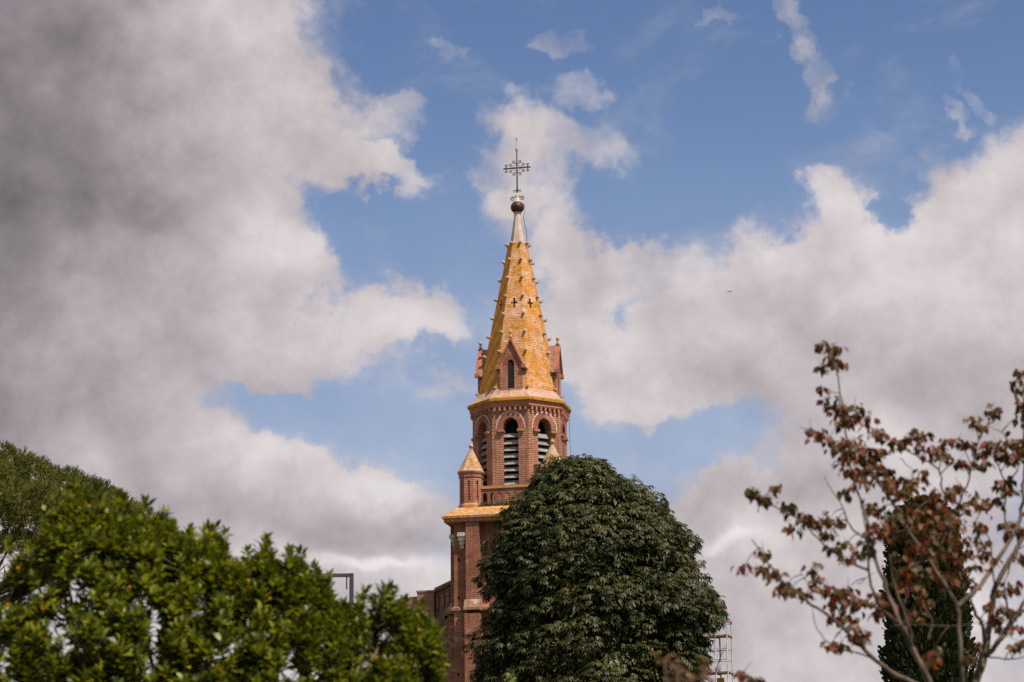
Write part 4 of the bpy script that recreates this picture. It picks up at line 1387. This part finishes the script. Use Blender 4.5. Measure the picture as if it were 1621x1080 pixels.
    clumps = [(265, 50, 12), (290, 65, 18), (320, 60, 14), (300, 100, 18), (270, 118, 12), (325, 108, 14), (270, 183, 8), (290, 225, 18), (310, 250, 25), (340, 250, 25), (370, 245, 18), (405, 270, 20), (360, 280, 22), (330, 290, 18),
              (240, 315, 12), (270, 325, 18), (295, 340, 14), (310, 370, 14), (340, 350, 18), (370, 350, 18), (340, 400, 25), (375, 385, 25), (430, 320, 20), (460, 325, 16), (420, 370, 18), (455, 375, 12), (490, 350, 20), (520, 355, 18), (550, 330, 22), (585, 330, 18), (570, 375, 20), (610, 380, 22), (650, 395, 22), (690, 350, 20), (650, 345, 14), (720, 355, 16), (760, 385, 14), (735, 285, 20), (765, 300, 10), (805, 255, 22), (870, 180, 22), (880, 235, 20), (880, 130, 12), (875, 275, 18),
              (720, 420, 18), (690, 410, 12), (780, 360, 18), (810, 375, 22), (840, 360, 22), (870, 350, 20), (775, 415, 14), (830, 400, 18), (860, 400, 20), (880, 380, 20), (385, 440, 25), (420, 430, 25), (350, 500, 15), (400, 470, 25), (450, 430, 18), (460, 470, 22), (490, 490, 28), (520, 480, 28), (550, 470, 25), (540, 500, 25), (505, 520, 25), (580, 440, 10), (610, 510, 20), (640, 520, 22), (670, 500, 20), (690, 485, 12), (700, 550, 25), (740, 530, 25), (775, 545, 22), (800, 530, 18), (820, 490, 25), (830, 470, 18), (845, 500, 15),
              (640, 560, 25), (600, 540, 22), (560, 560, 25), (520, 570, 28), (480, 590, 28), (450, 560, 25), (430, 545, 22), (660, 590, 25), (620, 600, 25), (580, 620, 25), (640, 640, 25), (690, 600, 22), (700, 650, 25), (750, 610, 20), (770, 690, 12), (760, 660, 15), (720, 690, 22), (680, 700, 25), (640, 690, 25), (590, 690, 22), (560, 660, 22), (540, 740, 25), (580, 760, 25), (630, 750, 25), (680, 750, 25), (720, 780, 18), (740, 730, 18), (800, 710, 10), (840, 600, 18), (850, 620, 15), (880, 620, 15), (870, 700, 15),
              (60, 500, 15), (85, 510, 20), (100, 530, 18), (130, 485, 12), (170, 550, 22), (210, 580, 22), (240, 595, 18), (185, 610, 15), (265, 600, 20), (300, 580, 20), (285, 625, 15), (320, 590, 15), (310, 680, 20), (350, 660, 15), (350, 705, 14), (390, 690, 22), (410, 650, 22), (420, 680, 20), (430, 630, 22), (35, 730, 14), (90, 740, 18), (95, 690, 15), (130, 750, 20), (155, 795, 22), (180, 800, 16), (225, 810, 18), (250, 735, 18), (255, 770, 18), (290, 800, 22), (320, 810, 22), (350, 800, 18), (300, 850, 15), (330, 830, 20), (370, 830, 20), (400, 840, 18), (430, 830, 20), (460, 840, 22), (320, 880, 22), (350, 890, 22), (370, 930, 25), (390, 945, 20), (300, 970, 18), (330, 970, 14), (440, 870, 15), (440, 610, 22), (500, 620, 25), (550, 600, 20),
              (830, 810, 22), (860, 790, 20), (790, 850, 20), (830, 870, 22), (860, 870, 18), (870, 920, 20), (830, 920, 18), (740, 970, 14), (725, 1005, 10), (800, 890, 20), (610, 990, 14), (600, 1010, 18), (560, 880, 20), (580, 830, 20), (550, 800, 22), (520, 780, 20), (660, 770, 20), (860, 970, 15), (880, 960, 12), (30, 1056, 14), (60, 1072, 14), (85, 1080, 12),
              (350, 440, 18), (400, 400, 18), (430, 400, 16), (480, 440, 18), (600, 650, 18), (520, 700, 18), (470, 640, 16), (930, 330, 25), (940, 420, 25), (930, 560, 22), (950, 650, 22), (925, 850, 20)]
    LP, LD, LN, LS, LW = [], [], [], [], []
    twb = bmesh.new()
    for (cx, cy, r) in clumps:
        c0 = P3(cx, cy, 0)
        dd = (nodes[:, 0] - c0.x) ** 2 + (nodes[:, 2] - c0.z) ** 2
        nb = nodes[np.argmin(dd)]
        c = P3(cx, cy - r * .25, nb[1] - Y + rng.uniform(-.10, .10))
        rw = r / 1.928 / 205
        nv = Vector(nb)
        mid = nv.lerp(c, .5) + Vector((0, 0, .02))
        if (nv - c).length < .75:
            tube(twb, spline([nv, mid, c], 2), [.006, .0045, .004, .003, .002], 4, False)
        k = int(6 + r * .60)
        for j in range(k):
            o = rng.normal(0, 1, 3) * rw * np.array([.62, .75, .42])
            p = np.array(c) + o
            d = unit(np.array([o[0] * 9 + rng.normal(0, .5), o[1] * 9 + rng.normal(0, .5), -rng.uniform(.25, 1.2)]))
            nn = unit(np.array([rng.normal(0, .6), rng.normal(-.2, .6), .8]))
            l = rng.uniform(.044, .074)
            LP.append(p); LD.append(d); LN.append(nn); LS.append(l); LW.append(l * rng.uniform(.75, 1.0))
        if rng.random() < .4:
            e = c + Vector((rng.normal(0, .05), rng.normal(0, .05), rng.uniform(.03, .10)))
            tube(twb, [c, e], [.003, .0015], 3, False)
    link_world('twigs', twb, M['palebark'], root)['kind'] = 'stuff'
    tv = [(0, 0, 0), (.34, .28, .05), (.36, .60, .02), (0, 1.05, -.34), (-.36, .60, .02), (-.34, .28, .05), (0, .48, -.05)]
    leaves_mesh('crown', M['autumn'], root, tv, LEAF_F, LP, LD, LN, LS, LW)


autumn_tree()


# --- two young plants whose tips just reach into the frame
def small_plant(name, label, px, Y, tips, mat, leaf, nleaf, cat):
    o = at(px, 1200, Y)
    root = thing(name, label, cat, (o.x, Y, 0))
    bm = bmesh.new()
    LP, LD, LN, LS, LW = [], [], [], [], []
    s_ = Vector((o.x, Y, 0))
    for (tx_, ty_, r) in tips:
        e = at(tx_, ty_, Y + rng.uniform(-.1, .1))
        mid = Vector((o.x * .7 + e.x * .3, Y, e.z * .6))
        tube(bm, spline([s_, mid, e], 5), list(np.linspace(.02, .004, 11)), 5)
        rw = r / ppm(Y, 3)
        for _ in range(nleaf):
            off = rng.normal(0, 1, 3) * rw * np.array([.6, .6, .5])
            LP.append(np.array(e) + off); d = unit(np.array([off[0] * 6, off[1] * 6, rng.uniform(-.4, .8)]) + rng.normal(0, .4, 3)); LD.append(d)
            LN.append(unit(np.array([0, -.3, 1]) + rng.normal(0, .4, 3))); l = leaf * rng.uniform(.7, 1.2); LS.append(l); LW.append(l * .7)
    link_world('stem', bm, M['palebark'], root)
    leaves_mesh('foliage', mat, root, LEAF_V, LEAF_F, LP, LD, LN, LS, LW)


small_plant('young_tree', 'close blurred young tree with rust coloured leaf tips below the chestnut', 1085, 11.0,
            [(1052, 1046, 6), (1063, 1053, 9), (1072, 1058, 10), (1080, 1068, 12), (1090, 1070, 12), (1100, 1076, 13), (1112, 1064, 9), (1116, 1056, 6), (1125, 1075, 10), (1070, 1082, 14), (1095, 1095, 18)], M['sprig'], .048, 6, 'tree')
small_plant('green_shoot', 'thin bright green leafy shoot in front of the foot of the chestnut', 808, 24.0,
            [(809, 1070, 4), (806, 1078, 5), (812, 1082, 6), (808, 1100, 10)], M['shoot'], .05, 9, 'plant')


# ------------------------------------------------------------------ lamp mast, scaffold, bird
def lamp():
    Y = 55.0
    t_ = at(556.5, 908, Y)
    root = thing('street_lamp', 'dark grey square lamp mast with a short arm rising above the green bush', 'street lamp', (t_.x, Y, 0))
    bm = bmesh.new()
    box(bm, (0, 0, t_.z / 2), (.095, .095, t_.z))
    box(bm, (0, 0, .1), (.22, .22, .2))
    bm_obj('pole', bm, M['pole'], root)
    bm = bmesh.new()
    box(bm, (-.30, 0, t_.z - .04), (.505, .085, .075))
    bm_obj('arm', bm, M['pole'], root)
    bm = bmesh.new()
    box(bm, (-.11, 0, t_.z - .22), (.03, .03, .285))
    bm_obj('bracket', bm, M['pole'], root)
    bm = bmesh.new()
    box(bm, (-.75, 0, t_.z - .04), (.40, .20, .07))
    hd = bm_obj('lamp_head', bm, M['pole'], root)
    bm = bmesh.new()
    box(bm, (-.75, 0, t_.z - .08), (.32, .14, .01))
    bm_obj('lamp_glass', bm, M['lens'], hd)


lamp()


def scaffold():
    Y = 106.0
    k = 1 / ppm(Y, 16)
    o = at(1136, 1080, Y)
    zt = at(1150, 975, Y).z
    root = thing('scaffold', 'slim metal scaffold tower with red tipped poles showing beside the right of the chestnut', 'scaffold', (o.x, Y, 0), R_(-20))
    xs, ysd = (-2.5, -1.2, .06, .60), (-.45, .35)
    for x in xs:
        for y in ysd:
            h = zt - (0 if x > 0 else .25) - (.35 if y > 0 else 0)
            bm = bmesh.new()
            tube(bm, [(x, y, 0), (x, y, h)], .032, 6)
            st = bm_obj('pole', bm, M['steel'], root, True)
            bm = bmesh.new()
            tube(bm, [(x, y, h), (x, y, h + .14)], .042, 6)
            bm_obj('pole_tip', bm, M['red'], st, True)
    for px_y in (1008, 1066, 1130, 1190):
        z = at(1145, px_y, Y).z
        bm = bmesh.new()
        box(bm, (-.95, -.05, z), (3.2, .74, .06))
        bm_obj('platform', bm, M['plank'], root)
        for y in ysd:
            for dz in (.55, 1.02):
                bm = bmesh.new()
                tube(bm, [(-2.5, y, z + dz), (.60, y, z + dz)], .022, 5)
                bm_obj('guard_rail', bm, M['steel'], root, True)
        for x in xs:
            bm = bmesh.new()
            tube(bm, [(x, -.45, z - .06), (x, .35, z - .06)], .022, 5)
            bm_obj('transom', bm, M['steel'], root, True)
        bm = bmesh.new()
        tube(bm, [(.06, -.48, z + .05), (.60, -.48, z + 1.4)], .018, 5)
        bm_obj('brace', bm, M['steel'], root, True)
    z = at(1145, 1066, Y).z
    bm = bmesh.new()
    box(bm, (.02, .30, z - .55), (.4, .05, .75))
    bm_obj('board', bm, M['ply'], root)
    bm = bmesh.new()
    box(bm, (.05, .30, z - 1.6), (.45, .05, .8))
    bm_obj('board', bm, M['ply'], root)


scaffold()


def bird():
    p = at(1154.5, 462, 160)
    root = thing('bird', 'tiny dark bird flying against the pale cloud right of the spire', 'bird', p)
    bm = bmesh.new()
    lathe(bm, [(.004, -.10), (.03, -.06), (.04, 0), (.03, .07), (.018, .10), (.004, .13)], 8)
    for v in bm.verts:
        v.co = Vector((v.co.x, v.co.z, v.co.y))
    for s in (-1, 1):
        a = [(s * .02, .05, .01), (s * .12, .06, .06), (s * .24, -.04, .03), (s * .12, -.01, .055), (s * .02, -.03, .01)]
        f0 = [bm.verts.new(q) for q in a]
        f1 = [bm.verts.new((q[0], q[1], q[2] - .006)) for q in a]
        bm.faces.new(f0)
        bm.faces.new(f1[::-1])
        for i in range(5):
            bm.faces.new((f0[i], f1[i], f1[(i + 1) % 5], f0[(i + 1) % 5]))
    fix(bm)
    bm_obj('body', bm, M['bird'], root)


bird()
